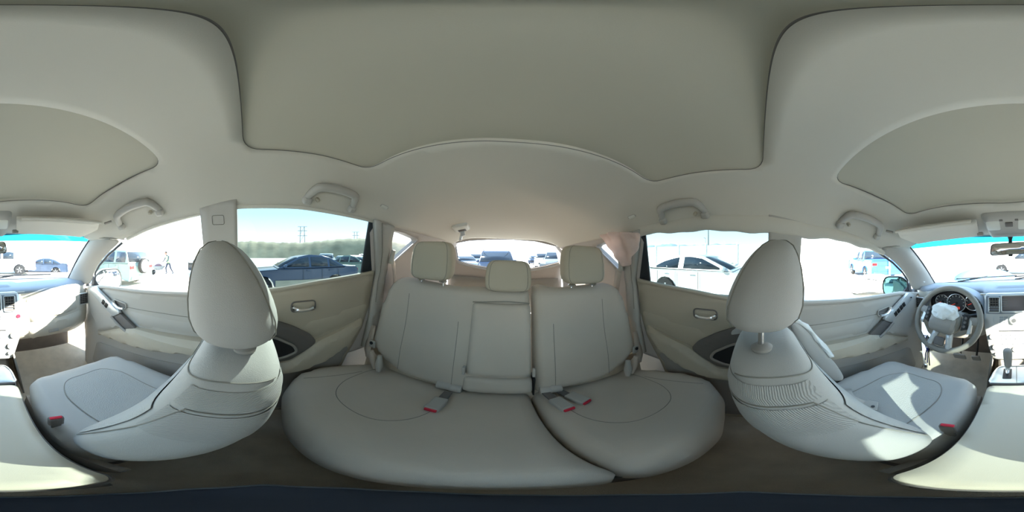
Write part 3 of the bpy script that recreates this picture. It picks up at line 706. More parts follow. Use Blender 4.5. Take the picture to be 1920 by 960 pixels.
# side hinge covers low on the backrests
for par, x, tt, wd in ((right_b, .235, .045, .06), (right_b, .185, .04, .05), (left_b, -.205, .045, .05), (left_b, -.165, .04, .05)):
    MB().lathe([(.0, -wd/2), (.022, -wd/2), (.026, -wd/2+.006), (.026, wd/2-.006), (.022, wd/2), (0, wd/2)], bk(x, tt, .05), (1, 0, 0), 16).build('hinge_cover', 'trim', par)
MB().box(bk(-.118, .075, .03), (.006, .06, .13)).build('hinge_plate', 'black', left_b, bevel=.002)
def rear_head(par, cx, z0, z1, hw, tilt):
    y = -.800
    n = 36; rows = []; zc = (z0+z1)/2; hh = (z1-z0)/2
    for k in range(13):
        a = -PI/2+PI*k/12; zz = math.copysign(abs(math.sin(a))**.45, math.sin(a)); rr = abs(math.cos(a))**.35 if abs(math.cos(a)) > 1e-6 else .02
        R = []
        for i in range(n):
            q = 2*PI*i/n; c, s_ = math.cos(q), math.sin(q); e = 2/4.2
            R.append(Vector((cx+hw*(1-.07*max(0, zz))*max(rr, .03)*math.copysign(abs(c)**e, c), y-tilt*zz*hh+.052*max(rr, .03)*math.copysign(abs(s_)**e, s_), zc+hh*zz)))
        rows.append(R)
    h = MB().loft(rows).build('headrest', 'cloth_warm', par, angle=70)
    MB().tube([r[5] for r in rows[1:-1]], .0013, 6).build('piping_seam', 'seam', h); MB().tube([r[13] for r in rows[1:-1]], .0013, 6).build('piping_seam', 'seam', h)
    return h
rear_head(right_b, .392, -.135, .068, .122, .12); rear_head(left_b, -.402, -.132, .074, .128, .12)
rear_head(right_b, -.004, -.168, -.018, .112, .10)
for par, xs in ((right_b, (.325, .455)), (left_b, (-.335, -.465))):
    for x in xs:
        MB().tube([(x, -.800, -.10), (x, -.795, -.22)], .006, 10).build('headrest_post', 'chrome', par)
        MB().lathe([(0, 0), (.02, 0), (.022, .008), (.012, .014), (0, .014)], (x, -.790, -.146), (0, 0, 1), 14).build('post_guide', 'chrome', par)
# rear buckles and belt ends
def rcz(x, y, k=.014): return Vector((x, y, rc(x, y)+k))
buckle(rcz(.205, -.475), (.03, 1, .10), 'red tipped buckle lying on the wider rear cushion beside the armrest', 'belt_grey', sc=1.12)
buckle(rcz(-.185, -.500), (-.25, 1, .05), 'red tipped buckle on the narrow rear cushion nearer the armrest', 'belt_grey', sc=1.12)
buckle(rcz(-.255, -.525), (-.45, 1, .05), 'red tipped buckle on the narrow rear cushion farther from the armrest', 'belt_grey', sc=1.12)
for s, lb in ((1, 'crumpled belt webbing and anchor at the passenger side bench corner'), (-1, 'crumpled belt webbing and anchor at the bench corner behind the driver')):
    b = thing('seat_belt', lb, 'seat belt', (s*.6, -.58, -.60))
    belt_strap('strap', '', [(s*.69, -.66, -.45), (s*.675, -.63, -.53), (s*.66, -.60, -.585), (s*.63, -.575, -.60), (s*.60, -.575, -.595), (s*.585, -.585, -.62), (s*.575, -.58, -.665)], .05, 'belt', b, nrm=(.0, 1, .35))
    MB().tube([(s*.60, -.57, -.56), (s*.585, -.57, -.62), (s*.565, -.565, -.675)], [.012, .02, .012], 10).build('webbing_fold', 'belt', b)
    MB().tube([(s*.545, -.575, -.57), (s*.54, -.565, -.63), (s*.535, -.56, -.675)], [.012, .022, .012], 10).build('webbing_roll', 'trim', b)
    MB().box((s*.625, -.60, -.535), (.04, .012, .05)).build('anchor_plate', 'belt_grey', b, bevel=.006)
    MB().lathe([(0, 0), (.010, 0), (.010, .006), (0, .006)], (s*.625, -.594, -.525), (0, 1, 0), 12).build('bolt', 'black', b)
    # upper belt guide on the rear pillar
    g = thing('belt_guide', 'belt guide on the rear pillar of the %s side' % ('passenger' if s == 1 else 'driver'), 'belt guide', side(s, .05)(-.735, -.05))
    MB().tube([side(s, .045)(y, z) for y, z in ((-.725, .015), (-.728, -.03), (-.735, -.06))], [.012, .014, .016], 10).build('cover', 'trim', g)
    MB().lathe([(0, 0), (.016, 0), (.018, .006), (.01, .012), (0, .012)], side(s, .045)(-.735, -.052), (-s, 0, 0), 14).build('loop', 'trim_warm', g)
    belt_strap('strap', '', [side(s, .05)(-.745, -.06), side(s, .055)(-.765, -.10), side(s, .05)(-.80, -.17), side(s, .04)(-.82, -.25)], .045, 'belt', g, nrm=(1, .3, 0))

# ================================================================== DASHBOARD
dash = thing('dashboard', 'full width pale grey dashboard with centre stack and glove box', 'dashboard', (0, 1.05, -.45))
def dash_prof(x):
    e = 1-(x/.66)**2; yb = 1.24+.22*e; d = .05*max(0, (abs(x)-.5)/.18)**2
    pas = 1/(1+math.exp(-(x-.17)/.02)); drv = 1-pas
    lo = [(.985, -.455), (.995, -.53), (1.04, -.60), (1.16, -.66)] if pas > .5 else [(1.03, -.455), (1.035, -.50), (1.06, -.55), (1.16, -.60)]
    rc_ = 1/(1+math.exp(-(x+.59)/.008))/(1+math.exp((x+.185)/.008)); d2 = d+.10*rc_
    return [(yb, -.222), (1.16, -.214), (1.04+.08*rc_, -.222), (1.0+d2, -.232), (.985+d2, -.245), (.99+d2, -.275), (1.0+d2-.015*pas, -.33), (1.005+d2-.02*pas, -.40), (lo[0][0]+d, lo[0][1]), (lo[1][0]+d, lo[1][1]), (lo[2][0]+d, lo[2][1]), (lo[3][0]+d, lo[3][1])]
xsd = np.concatenate([np.linspace(-.70, -.62, 4), np.linspace(-.61, -.57, 8), np.linspace(-.55, -.22, 10), np.linspace(-.205, -.165, 8), np.linspace(-.15, .14, 8), [.165, .175], np.linspace(.20, .70, 16)])
MB().grid([[(x, y, z) for y, z in dash_prof(x)] for x in xsd]).build('dash_body', 'dash_light', dash, angle=35, thick=.006)
def dface(x, z, off):
    pr = dash_prof(x); zz = [p[1] for p in pr[4:]][::-1]; yy = [p[0] for p in pr[4:]][::-1]
    return (x, float(np.interp(z, zz, yy))-off, z)
# soft dash top pad
MB().grid([[(x, dash_prof(x)[k][0]-(.003 if k > 2 else 0), dash_prof(x)[k][1]+.006-(.006 if k == 4 else 0)) for k in range(5)] for x in np.linspace(-.69, .69, 90)]).build('top_pad', 'dash_sky_tint', dash, angle=60, thick=.006)
# centre shelf lid on top of the dash
pillow(rrect(-.13, .15, 1.05, 1.22, .03, 4), lambda u, v: .022, lambda u, v, h: (u, v, -.222+h), 0, .012, .03).build('top_tray_lid', 'dash_sky_tint', dash)
MB().tube([(x, .99, -.238) for x in np.linspace(-.2, .22, 12)], .006, 8).build('top_ledge', 'dash_light', dash)
# glove box: upper pad and door
pillow(smooth_poly([(.225, -.262), (.56, -.272), (.585, -.33), (.60, -.41), (.25, -.452), (.235, -.40)], .03, 4), lambda u, v: .020, lambda u, v, h: dface(u, v, h), -.01, .02, .025).build('upper_pad', 'dash_light', dash)
gb = pillow(smooth_poly([(.25, -.462), (.62, -.425), (.64, -.46), (.58, -.545), (.40, -.60), (.26, -.625), (.235, -.54)], .03, 4), lambda u, v: .020, lambda u, v, h: dface(u, v, h), -.01, .016, .025).build('glove_box_door', 'dash_light', dash)
MB().box(dface(.40, -.535, .022), (.07, .012, .022)).build('latch', 'trim_grey', gb, bevel=.004)
# end vents
def vent(cx, cz, wd, ht, yfun, nm='air_vent', rows=6, cols=4, m='trim_dark', tilt=0.0):
    v = MB().box((cx, yfun(cx, cz)+.006, cz), (wd, .012, ht)).build(nm, 'black', dash, bevel=.004)
    fr = rrect(cx-wd/2, cx+wd/2, cz-ht/2, cz+ht/2, .008, 3)
    MB().tube([(p[0], yfun(*p)-.003, p[1]) for p in resample(fr, .01)], .004, 6, closed=True).build('vent_frame', 'silver', v)
    for k in range(rows):
        z = cz-ht/2+ht*(k+.5)/rows
        MB().box((cx, yfun(cx, z)-.002, z), (wd*.94, .010, .0035)).build('slat', m, v)
    for k in range(cols):
        x = cx-wd/2+wd*(k+.5)/cols
        MB().box((x, yfun(x, cz)+.001, cz), (.003, .006, ht*.92)).build('vane', m, v)
    return v
vent(.652, -.345, .075, .085, lambda x, z: 1.005, rows=6, cols=4)
vent(-.655, -.335, .07, .085, lambda x, z: 1.005, rows=6, cols=4)
# centre stack
def sy(z): return interp([(-.70, .845), (-.62, .86), (-.50, .885), (-.40, .915), (-.30, .945), (-.2, .965)], z)
def smap(u, v, h): return (u, sy(v)-h, v)
def stk(px, py):
    Y = .93
    for _ in range(12): p = at(px, py, Y=Y); Y = sy(p.z)
    return (p.x, p.z)
stack_o = smooth_poly([(-.168, -.228), (.175, -.228), (.198, -.33), (.19, -.42), (.145, -.55), (.115, -.635), (-.115, -.635), (-.14, -.55), (-.168, -.40)], .025, 4)
st = pillow(stack_o, lambda u, v: .010, smap, -.06, .012, .022).build('centre_stack', 'silver', dash)
pillow(smooth_poly([(-.158, -.238), (.165, -.238), (.165, -.345), (-.158, -.345)], .012, 3), lambda u, v: .014, smap, 0, .004, .03).build('vent_surround', 'dash_sky_tint', st)
for cx in (-.108, .118):
    vent(cx, -.288, .062, .088, lambda x, z: sy(z)-.016, rows=6, cols=4)
sc = pillow(rrect(-.062, .066, -.325, -.238, .008, 3), lambda u, v: .020, smap, 0, .004, .02).build('display_screen', 'screen', st)
MB().tube([smap(p[0], p[1], .021) for p in resample(rrect(-.066, .070, -.329, -.234, .01, 3), .01)], .004, 6, closed=True).build('screen_frame', 'silver', sc)
for k in range(4): MB().box(smap(-.045, -.256-.013*k, .0215), (.028, .001, .005)).build('screen_mark', 'mark', sc)
# control dial and keys below the screen
kp = pillow(rrect(-.115, .12, -.405, -.348, .02, 4), lambda u, v: .016, smap, 0, .005, .02).build('key_panel', 'silver', st)
MB().lathe([(0, 0), (.027, 0), (.027, .012), (.020, .018), (0, .016)], smap(.003, -.378, .014), (0, -1, .25), 22).build('control_dial', 'lens', kp)
MB().lathe([(0, 0), (.014, 0), (.013, .004), (0, .004)], smap(.003, -.376, .031), (0, -1, .25), 18).build('dial_cap', 'steel', kp)
for sx in (-1, 1):
    for i in range(2):
        for j in range(3):
            MB().box(smap(.003+sx*(.045+.024*i), -.362-.014*j, .017), (.021, .006, .010)).build('key', 'button', kp, bevel=.002)
MB().box(smap(.003, -.445, .010), (.17, .004, .005)).build('disc_slot', 'black', st)
for j, z in enumerate((-.468, -.492)):
    for k in range(6): MB().box(smap(-.058+.0245*k, z, .011), (.019, .006, .008)).build('radio_key', 'button', st, bevel=.0015)
for cx, cz, r in ((-.118, -.480, .016), (.124, -.480, .016), (-.10, -.545, .018), (.003, -.560, .016), (.106, -.545, .018), (-.095, -.592, .012), (.10, -.592, .012)):
    kb = MB().lathe([(0, 0), (r, 0), (r*.92, .016), (r*.7, .019), (0, .019)], smap(cx, cz, .008), (0, -1, .3), 18).build('stack_knob', 'silver', st)
    MB().lathe([(r*1.25, 0), (r*1.3, .004), (r*1.05, .005), (r*1.05, 0)], smap(cx, cz, .008), (0, -1, .3), 18).build('knob_ring', 'trim_dark', kb)
for k in range(5): MB().box(smap(-.055+.028*k, -.525, .011), (.018, .006, .009)).build('climate_key', 'button', st, bevel=.002)
MB().lathe([(0, 0), (.013, 0), (.011, .006), (0, .006)], smap(.165, -.368, .010), (0, -1, .2), 16).build('hazard_button', 'red', st)
MB().lathe([(.016, 0), (.018, .004), (.014, .006), (.012, .004), (0, .003)], (-.20, .975, -.372), (0, -1, .25), 18).build('start_button', 'chrome', dash)
# instrument cluster
cl = thing('instrument_cluster', 'round gauge cluster under a curved hood behind the steering wheel', 'gauges', (-.375, 1.0, -.31))
hood = [(-.60, -.35), (-.585, -.30), (-.545, -.25), (-.47, -.215), (-.385, -.203), (-.30, -.212), (-.225, -.245), (-.185, -.29), (-.175, -.345)]
hp = spline(hood, 40)
MB().grid([[Vector((x, y, z-dz)) for x, z in hp] for y, dz in ((1.16, .02), (1.06, .004), (.985, 0), (.965, .004), (.97, .014), (1.0, .02))]).build('hood', 'dash_sky_tint', cl, angle=60, thick=.005)
patch([(p[0], p[1]-.012) for p in hp] + [(-.2, -.40), (-.58, -.40)], lambda x, z: (x, 1.055-.10*(z+.31), z), (), .03).build('face_panel', 'dial_face', cl, thick=.006)
for cx, cz, r, nt_ in ((-.488, -.316, .052, 9), (-.378, -.318, .066, 11), (-.266, -.314, .054, 9)):
    yy = 1.045 if r < .06 else 1.035
    g = MB().lathe([(0, 0), (r*.93, 0), (r*.93, .003), (0, .003)], (cx, yy, cz), (0, -1, .1), 32).build('gauge', 'dial_face', cl)
    MB().tube([(cx+r*math.cos(q), yy-.004, cz+r*math.sin(q)) for q in np.linspace(0, 2*PI, 33)[:-1]], .004, 8, closed=True).build('gauge_ring', 'chrome', g)
    for k in range(nt_):
        q = math.radians(225-270*k/(nt_-1)); MB().box((cx+r*.80*math.cos(q), yy-.005, cz+r*.80*math.sin(q)), (.004, .002, .010), Matrix.Rotation(-(q-PI/2), 3, 'Y')).build('tick', 'lens', g)
    q = math.radians(205); MB().box((cx+r*.32*math.cos(q), yy-.006, cz+r*.32*math.sin(q)), (r*.72, .002, .004), Matrix.Rotation(-q, 3, 'Y')).build('needle', 'red_dial', g)
    MB().lathe([(0, 0), (.009, 0), (.007, .006), (0, .006)], (cx, yy-.004, cz), (0, -1, .1), 14).build('needle_cap', 'black', g)
MB().box((-.378, 1.028, -.352), (.05, .004, .018)).build('trip_display', 'red_dial', cl)
# knee panel, footwell wall and column
pillow(smooth_poly([(-.66, -.42), (-.18, -.42), (-.18, -.55), (-.30, -.60), (-.62, -.62)], .03, 3), lambda u, v: .012, lambda u, v, h: (u, 1.0-.25*(v+.42)-h, v), -.03, .02, .03).build('knee_panel', 'dash_light', dash)
MB().prism([(-.60, .98, -.60), (-.43, .98, -.66), (-.45, 1.00, -.74), (-.60, 1.0, -.75)], (0, .02, 0)).build('lower_cover', 'dash_light', dash, bevel=.006)
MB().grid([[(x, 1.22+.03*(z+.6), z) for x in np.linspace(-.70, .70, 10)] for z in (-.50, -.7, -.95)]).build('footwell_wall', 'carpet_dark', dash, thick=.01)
for s in (-1, 1):
    MB().grid([[(s*.12+s*.02*k, y, z) for y in (.84, 1.0, 1.2)] for k, z in enumerate((-.60, -.75, -.97))]).build('tunnel_side', 'trim_grey', dash, thick=.01)
cv = thing('steering_column', 'grey steering column shroud with dark stalks behind the wheel', 'steering column', (-.352, .92, -.40))
MB().loft([[Vector((-.352+a*w_, y, z0+b*h_)) for a, b in ((-1, -.7), (-.7, -1), (.7, -1), (1, -.7), (1, .7), (.7, 1), (-.7, 1), (-1, .7))] for y, z0, w_, h_ in ((.86, -.372, .055, .045), (.92, -.395, .065, .055), (1.03, -.44, .07, .06))]).build('shroud', 'trim_grey', cv, bevel=.01)
for s in (-1, 1):
    MB().tube([(-.352+s*.05, .90, -.36), (-.352+s*.10, .885, -.35), (-.352+s*.165, .875, -.335)], [.008, .008, .011], 10).build('stalk', 'dark_rubber', cv)
# steering wheel
SWC = Vector((-.352, .81, -.352)); tl = math.radians(25); SWR = .187
ex = Vector((1, 0, 0)); eu = Vector((0, math.sin(tl), math.cos(tl))); en = ex.cross(eu); en = -en if en.y > 0 else en
roll = math.radians(-8)
ax_, au_ = ex*math.cos(roll)+eu*math.sin(roll), eu*math.cos(roll)-ex*math.sin(roll)
def sw(a, b, n=0.0): return SWC+ax_*a+au_*b+en*n
wl = thing('steering_wheel', 'grey steering wheel with burst airbag cover and silver lower spokes', 'steering wheel', SWC)
MB().tube([sw(SWR*math.cos(q), SWR*math.sin(q)) for q in np.linspace(0, 2*PI, 65)[:-1]], .0165, 12, closed=True).build('rim', 'wheel_grey', wl, angle=80)
pillow(smooth_poly([(-.085, -.045), (-.075, .035), (-.03, .06), (.05, .06), (.085, .03), (.09, -.035), (.055, -.085), (-.05, -.085)], .025, 4), lambda u, v: .035, lambda u, v, h: sw(u, v, h), -.03, .02, .014).build('hub', 'wheel_grey', wl)
for nm, a, b, w_, m in (('spoke', (-.08, .01), (-.178, .025), .05, 'trim_grey'), ('spoke', (.085, .01), (.178, .025), .05, 'trim_grey'), ('lower_spoke', (-.035, -.08), (-.055, -.178), .035, 'silver'), ('lower_spoke', (.04, -.08), (.06, -.178), .035, 'silver')):
    A, B = Vector(a), Vector(b); d_ = (B-A).normalized(); p_ = Vector((-d_.y, d_.x))*w_/2
    pillow([tuple(A-p_), tuple(A+p_), tuple(B+p_*.8), tuple(B-p_*.8)], lambda u, v: .015, lambda u, v, h: sw(u, v, h), -.012, .008, .012).build(nm, m, wl)
MB().box(sw(0, -.135, .006), (.055, .02, .05), Matrix((ax_, en, au_)).transposed()).build('spoke_gap', 'trim_dark', wl, bevel=.006)
for s in (-1, 1):
    pillow([(s*.098, -.045), (s*.128, -.03), (s*.128, .05), (s*.095, .05)][::s], lambda u, v: .024, lambda u, v, h: sw(u, v, h), -.01, .005, .012).build('button_panel', 'black', wl)
    for k in range(3): MB().lathe([(0, 0), (.008, 0), (.007, .004), (0, .004)], sw(s*.112, -.018+.024*k, .023), en, 12).build('wheel_button', 'trim_dark', wl)
    pillow([(s*.132, -.06), (s*.15, -.05), (s*.146, .02), (s*.131, .03)][::s], lambda u, v: .018, lambda u, v, h: sw(u, v, h), -.01, .004, .012).build('spoke_trim', 'silver', wl)
rings = []
for k in range(7):
    r = .085*(1-.5*(k/6)**2)*(1 if k else .95); R = []
    for i in range(18):
        q = 2*PI*i/18; rr_ = r*(1+.30*random.uniform(-1, 1)); R.append(sw(rr_*math.cos(q)-.005, rr_*.62*math.sin(q)+.035, .03+.007*k+.012*random.uniform(-1, 1)))
    rings.append(R)
MB().loft(rings).build('burst_airbag', 'airbag_white', wl, angle=80, sub=1, label='crumpled white airbag cloth stuffed in the hub')
pillow(rrect(-.078, .07, -.08, .02, .03, 4), lambda u, v: .062-.25*abs(v+.03), lambda u, v, h: sw(u, v, h), .02, .015, .014).build('airbag_cover', 'trim_grey', wl)
MB().tube([sw(-.03+.055*q, .006+.010*math.sin(q*PI), .060) for q in np.linspace(0, 1, 8)], .004, 8).build('emblem_bar', 'chrome', wl)
# loose blue wiring under the column
wr = thing('loose_wiring', 'blue wires hanging below the steering wheel beside the driver door', 'wiring', at(1738, 650, Y=.86))
for k in range(3):
    A = at(1733+3*k, 628, Y=.88); B = at(1738+2*k, 655, Y=.86); C = at(1735+4*k, 675+5*k, Y=.86)
    MB().tube([A, A.lerp(B, .5)+Vector((.012*(k-1), 0, 0)), B, B.lerp(C, .5)+Vector((-.01, .01, 0)), C], .004, 8).build('wire', 'blue_wire' if k < 2 else 'black', wr)
MB().box(at(1736, 686, Y=.86), (.018, .012, .03)).build('connector', 'chrome', wr, bevel=.002)
# pedals
for x, wd, lb in ((-.27, .06, 'narrow metal topped accelerator pedal in the driver footwell'), (-.39, .09, 'wide metal topped brake pedal in the driver footwell')):
    pd = thing('pedal', lb, 'pedal', (x, 1.10, -.78), 'foot pedals')
    MB().box((x, 1.08, -.80), (wd, .015, .07), Matrix.Rotation(.5, 3, 'X')).build('pad', 'steel', pd, bevel=.004)
    MB().tube([(x, 1.09, -.79), (x, 1.15, -.70), (x, 1.18, -.60)], .008, 8).build('arm', 'black', pd)

# ================================================================== CENTRE CONSOLE
cc = thing('centre_console', 'centre console with broad padded armrest lid between the front seats', 'console', (0, .5, -.95))
def cw(y): return interp([(.08, .088), (.25, .094), (.58, .096), (.66, .092), (.72, .082), (.76, .066), (.95, .10)], y)
MB().loft([[Vector((a*cw(y)*k, y, z)) for a, k, z in ((-1, 1.12, -.97), (-1, 1.0, z1), (1, 1.0, z1), (1, 1.12, -.97))] for y, z1 in ((.105, -.66), (.12, -.622), (.58, -.622), (.66, -.622), (.735, -.625), (.76, -.69), (.86, -.70), (.95, -.66))]).build('console_body', 'trim_grey', cc, bevel=.012)
lid_o = smooth_poly([(-.090, .088), (-.045, .078), (.045, .078), (.090, .088), (.096, .575), (-.096, .575)], .03, 5)
weld(pillow(lid_o, lambda u, v: -.578-.35*(u*u)*1.0+.004*math.cos(v*8), lambda u, v, h: (u, v, h), -.612, .012, .02).build('armrest_lid', 'lid_vinyl', cc))
MB().tube([(p[0]*1.0, p[1], -.613) for p in resample(lid_o, .02)], .005, 6, closed=True).build('lid_rim', 'trim_dark', cc)
pillow(smooth_poly([(-.094, .094), (.094, .094), (.096, .575), (-.096, .575)], .03, 4), lambda u, v: -.618, lambda u, v, h: (u*1.02, v-.004, h), -.66, .006, .03).build('lid_base', 'dash_light', cc)
MB().box((0, .585, -.598), (.178, .012, .02)).build('lid_gap', 'black', cc)
sp2 = pillow(smooth_poly([(-.098, .592), (.098, .592), (.088, .69), (.066, .742), (-.066, .742), (-.088, .69)], .03, 5), lambda u, v: -.594, lambda u, v, h: (u, v, h), -.63, .006, .02).build('shift_plate', 'silver', cc)
pillow(rrect(-.048, -.012, .628, .712, .006, 3), lambda u, v: -.591, lambda u, v, h: (u, v, h), -.60, .002, .02).build('gate_slot', 'black', sp2)
MB().tube([(.008, y, -.594) for y in np.linspace(.60, .735, 6)], .0015, 6).build('plate_line', 'seam', sp2)
MB().tube([(p[0]*1.0, p[1], -.597) for p in resample(smooth_poly([(-.098, .592), (.098, .592), (.088, .69), (.066, .742), (-.066, .742), (-.088, .69)], .03, 5), .02)], .004, 6, closed=True).build('plate_edge', 'chrome', sp2)
pillow(rrect(-.06, .065, .765, .85, .015, 3), lambda u, v: -.688, lambda u, v, h: (u, v, h), -.70, .004, .03).build('tray_mat', 'trim_dark', cc)
sh = thing('gear_shifter', 'grey gear lever with chrome shaft standing in the console plate', 'gear lever', (-.030, .672, -.592))
MB().tube([(-.030, .672, -.592), (-.029, .680, -.565), (-.027, .688, -.535)], .0085, 10).build('shaft', 'chrome', sh)
kr = [(-.552, .012, .013), (-.545, .016, .017), (-.52, .018, .019), (-.49, .020, .021), (-.465, .0205, .022), (-.455, .018, .019), (-.450, .010, .011)]
MB().loft([[Vector((-.026+a*math.cos(q), .690+(z+.5)*.15+b*math.sin(q), z)) for q in [2*PI*k/18 for k in range(18)]] for z, a, b in kr]).build('knob', 'trim_grey', sh, angle=70)
MB().box((-.028, .681, -.562), (.022, .018, .018)).build('collar', 'silver', sh, bevel=.004)

# ================================================================== CEILING FITTINGS
def grab(s, y0, y1, label):
    xb, xi = .588, .532
    def base(y, x=xb, dn=.004): return Vector((s*x, y, roof(x, y)-dn))
    g = thing('grab_handle', label, 'grab handle', base((y0+y1)/2), 'ceiling grab handles')
    P = []; rad = []
    for q in np.linspace(0, 1, 23):
        k = min(1, min(q, 1-q)/.16); e = math.sin(k*PI/2); y = y0+(y1-y0)*q
        P.append(base(y, xb+(xi-xb)*e-.012*math.sin(PI*q), .006+.020*e)); rad.append(.0125+.0035*e)
    MB().tube(P, rad, 12).build('bar', 'trim', g, angle=80)
    for y, k in ((y0, 1), (y1, -1)):
        d = 1 if y1 > y0 else -1
        MB().box(base(y+k*d*.006, xb-.004, .010), (.034, .034, .030), Matrix.Rotation(-s*.8, 3, 'Y')).build('mount', 'trim', g, bevel=.009, seg=3)
    d = 1 if y1 > y0 else -1
    MB().lathe([(0, 0), (.008, 0), (.008, .016), (.005, .020), (0, .020)], base(y0+d*.045, xb-.006, .0), (-s*.7, 0, -.7), 10).build('coat_hook', 'trim_warm', g)
    return g
grab(1, -.205, -.415, 'grab handle above the rear door window on the passenger side')
grab(-1, -.205, -.415, 'grab handle above the rear door window behind the driver')
grab(1, .325, .545, 'grab handle above the front passenger window')
grab(-1, .325, .545, 'grab handle above the driver door window')
for s, lb in ((1, 'small oval lamp cover on the headliner, passenger side rear'), (-1, 'small oval lamp cover on the headliner, driver side rear')):
    x, y = .545, -.572
    rp_ = rrect(-.03, .03, -.014, .014, .012, 4)
    l_ = thing('ceiling_lamp', lb, 'lamp', (s*x, y, roof(x, y)), 'rear ceiling lamp covers')
    pillow(rp_, lambda u, v: .006, lambda u, v, h: Vector((s*(x+v*.75), y+u, roof(x+v*.75, y+u)-h)), -.003, .004, .01).build('bezel', 'trim', l_)
    pillow(rrect(-.022, .022, -.009, .009, .008, 3), lambda u, v: .009, lambda u, v, h: Vector((s*(x+v*.75), y+u, roof(x+v*.75, y+u)-h)), .0, .003, .008).build('lens', 'lens', l_)
# sun visors
for s, lb in ((1, 'fabric sun visor folded up above the front passenger'), (-1, 'fabric sun visor folded up above the driver')):
    v = thing('sun_visor', lb, 'sun visor', (s*.33, .74, .15), 'folded sun visors')
    def vm(u, q, h):   # u across, q 0 rear .. 1 front, h thickness below
        x = .135+u; y = .665+.150*q-.06*(u/.4)**2*(1-q)-.07*(u/.40)**2; z = .158-.045*q-.030*(u/.4)**2
        return (s*x, y, z-h)
    weld(pillow(smooth_poly([(0, .05), (.34, .0), (.375, .4), (.365, .95), (.02, 1.0)], .05, 4), lambda u, q: .012, vm, -.008, .008, .03).build('panel', 'headliner', v))
    MB().tube([vm(u, .0, .004) for u in np.linspace(.02, .35, 14)], .007, 8).build('hinge_edge', 'headliner', v)
    MB().box(vm(.01, .85, .006), (.03, .022, .018)).build('clip', 'trim_grey', v, bevel=.004)
    MB().tube([vm(.365, .05, .002), vm(.39, .02, -.01)], .006, 8).build('pivot', 'trim_grey', v)
# overhead console
oc = thing('overhead_console', 'ceiling console with map lamps above the rear view mirror', 'ceiling console', (0, .78, .13))
def om(u, v_, h): return (u, v_, roof(u, v_)-h)
weld(pillow(smooth_poly([(-.125, .70), (.125, .70), (.105, .885), (-.105, .885)], .025, 4), lambda u, v: .022, om, -.004, .012, .02).build('housing', 'trim', oc))
for s in (-1, 1): pillow(rrect(s*.075-.032, s*.075+.032, .735, .805, .01, 3), lambda u, v: .026, om, .01, .004, .015).build('map_lamp', 'lens', oc)
pillow(rrect(-.018, .018, .745, .775, .004, 2), lambda u, v: .030, om, .01, .003, .01).build('switch', 'trim_dark', oc)
for x in (-.035, .035): pillow(rrect(x-.008, x+.008, .725, .737, .003, 2), lambda u, v: .025, om, .01, .002, .008).build('lamp_button', 'trim_dark', oc)
pillow(rrect(-.09, .09, .835, .872, .01, 3), lambda u, v: .025, om, .01, .004, .015).build('storage_lid', 'trim', oc)
# rear view mirror
rm = thing('rear_view_mirror', 'slim rear view mirror hanging from the windscreen top', 'mirror', (-.003, .87, .04))
mo = smooth_poly([(-.108, .002), (-.10, .064), (.10, .070), (.106, .008)], .02, 5)
weld(pillow(mo, lambda u, v: .03-(u/.2)**2*.02, lambda u, v, h: (u, .84+h, v), -.004, .012, .012).build('housing', 'trim_grey', rm))
pillow(smooth_poly([(p[0]*.95, (p[1]-.036)*.90+.036) for p in mo], .001, 1), lambda u, v: .006, lambda u, v, h: (u, .84-h+.12*u*0, v), -.002, .002, .015).build('mirror_glass', 'mirror', rm)
MB().tube([(.0, .865, .05), (.0, .885, .085), (.0, .895, .105)], [.012, .010, .016], 12).build('stem', 'dark_rubber', rm)
MB().box((.0, .842, .002), (.022, .02, .012)).build('dip_lever', 'dark_rubber', rm, bevel=.003)
# ceiling belt reel for the middle seat
cr_ = thing('ceiling_belt_reel', 'ceiling mounted belt housing with hanging metal tongue above rear seat', 'belt reel', at(862, 420, Y=-1.2))
def cm(u, v, h): return (u, v, roof(u, v)-h)
bx0 = .355; by0 = -1.22
weld(pillow(rrect(bx0-.062, bx0+.062, by0-.06, by0+.06, .02, 4), lambda u, v: .024, cm, -.004, .010, .015).build('housing', 'lens', cr_))
pillow(rrect(bx0-.032, bx0+.030, by0-.055, by0-.010, .006, 3), lambda u, v: .028, cm, .01, .003, .012).build('slot', 'trim_dark', cr_)
MB().box((bx0-.003, by0-.045, roof(bx0, by0)-.05), (.036, .012, .045), Matrix.Rotation(.25, 3, 'Y')).build('tongue', 'steel', cr_, bevel=.003)
MB().box((bx0+.012, by0-.045, roof(bx0, by0)-.085), (.024, .010, .05), Matrix.Rotation(-.15, 3, 'Y')).build('tongue_plate', 'chrome', cr_, bevel=.003)
# left curtain airbag: drooping strip above the driver side windows and a pink flap at the back
bot = [(-.57, .130), (-.545, .134), (-.42, .133), (-.28, .131), (-.1, .124), (.02, .113), (.1, .106), (.177, .099), (.3, .096), (.42, .078), (.53, .058), (.63, .026), (.66, .015)]
ca = MB(); rows = []
for y in np.linspace(-.57, .64, 60):
    zb = interp(bot, y)+.003*math.sin(y*23)+.002*math.sin(y*51); ztp = max(zt(y)+.035, zb+.05)
    rows.append([Vector(side(-1, o)(y, zb+(ztp-zb)*q)) for q, o in ((0, .004), (.0, .012), (.12, .020), (.45, .020+.003*math.sin(y*17)), (.8, .014), (1, .0))])
cb = ca.grid(rows).build('curtain_airbag', 'headliner', angle=70, label='drooping grey curtain airbag cloth along the top of the driver side windows', cat='airbag')
fl_px = [(1127, 441), (1150, 436), (1180, 436), (1204, 438), (1198, 462), (1188, 484), (1180, 498), (1170, 500), (1154, 484), (1140, 462)]
fpoly = [on_side(px, py, -1, .05) for px, py in fl_px]
vv, F, _, _ = tri2d(smooth_poly(fpoly, .012, 3), (), .018)
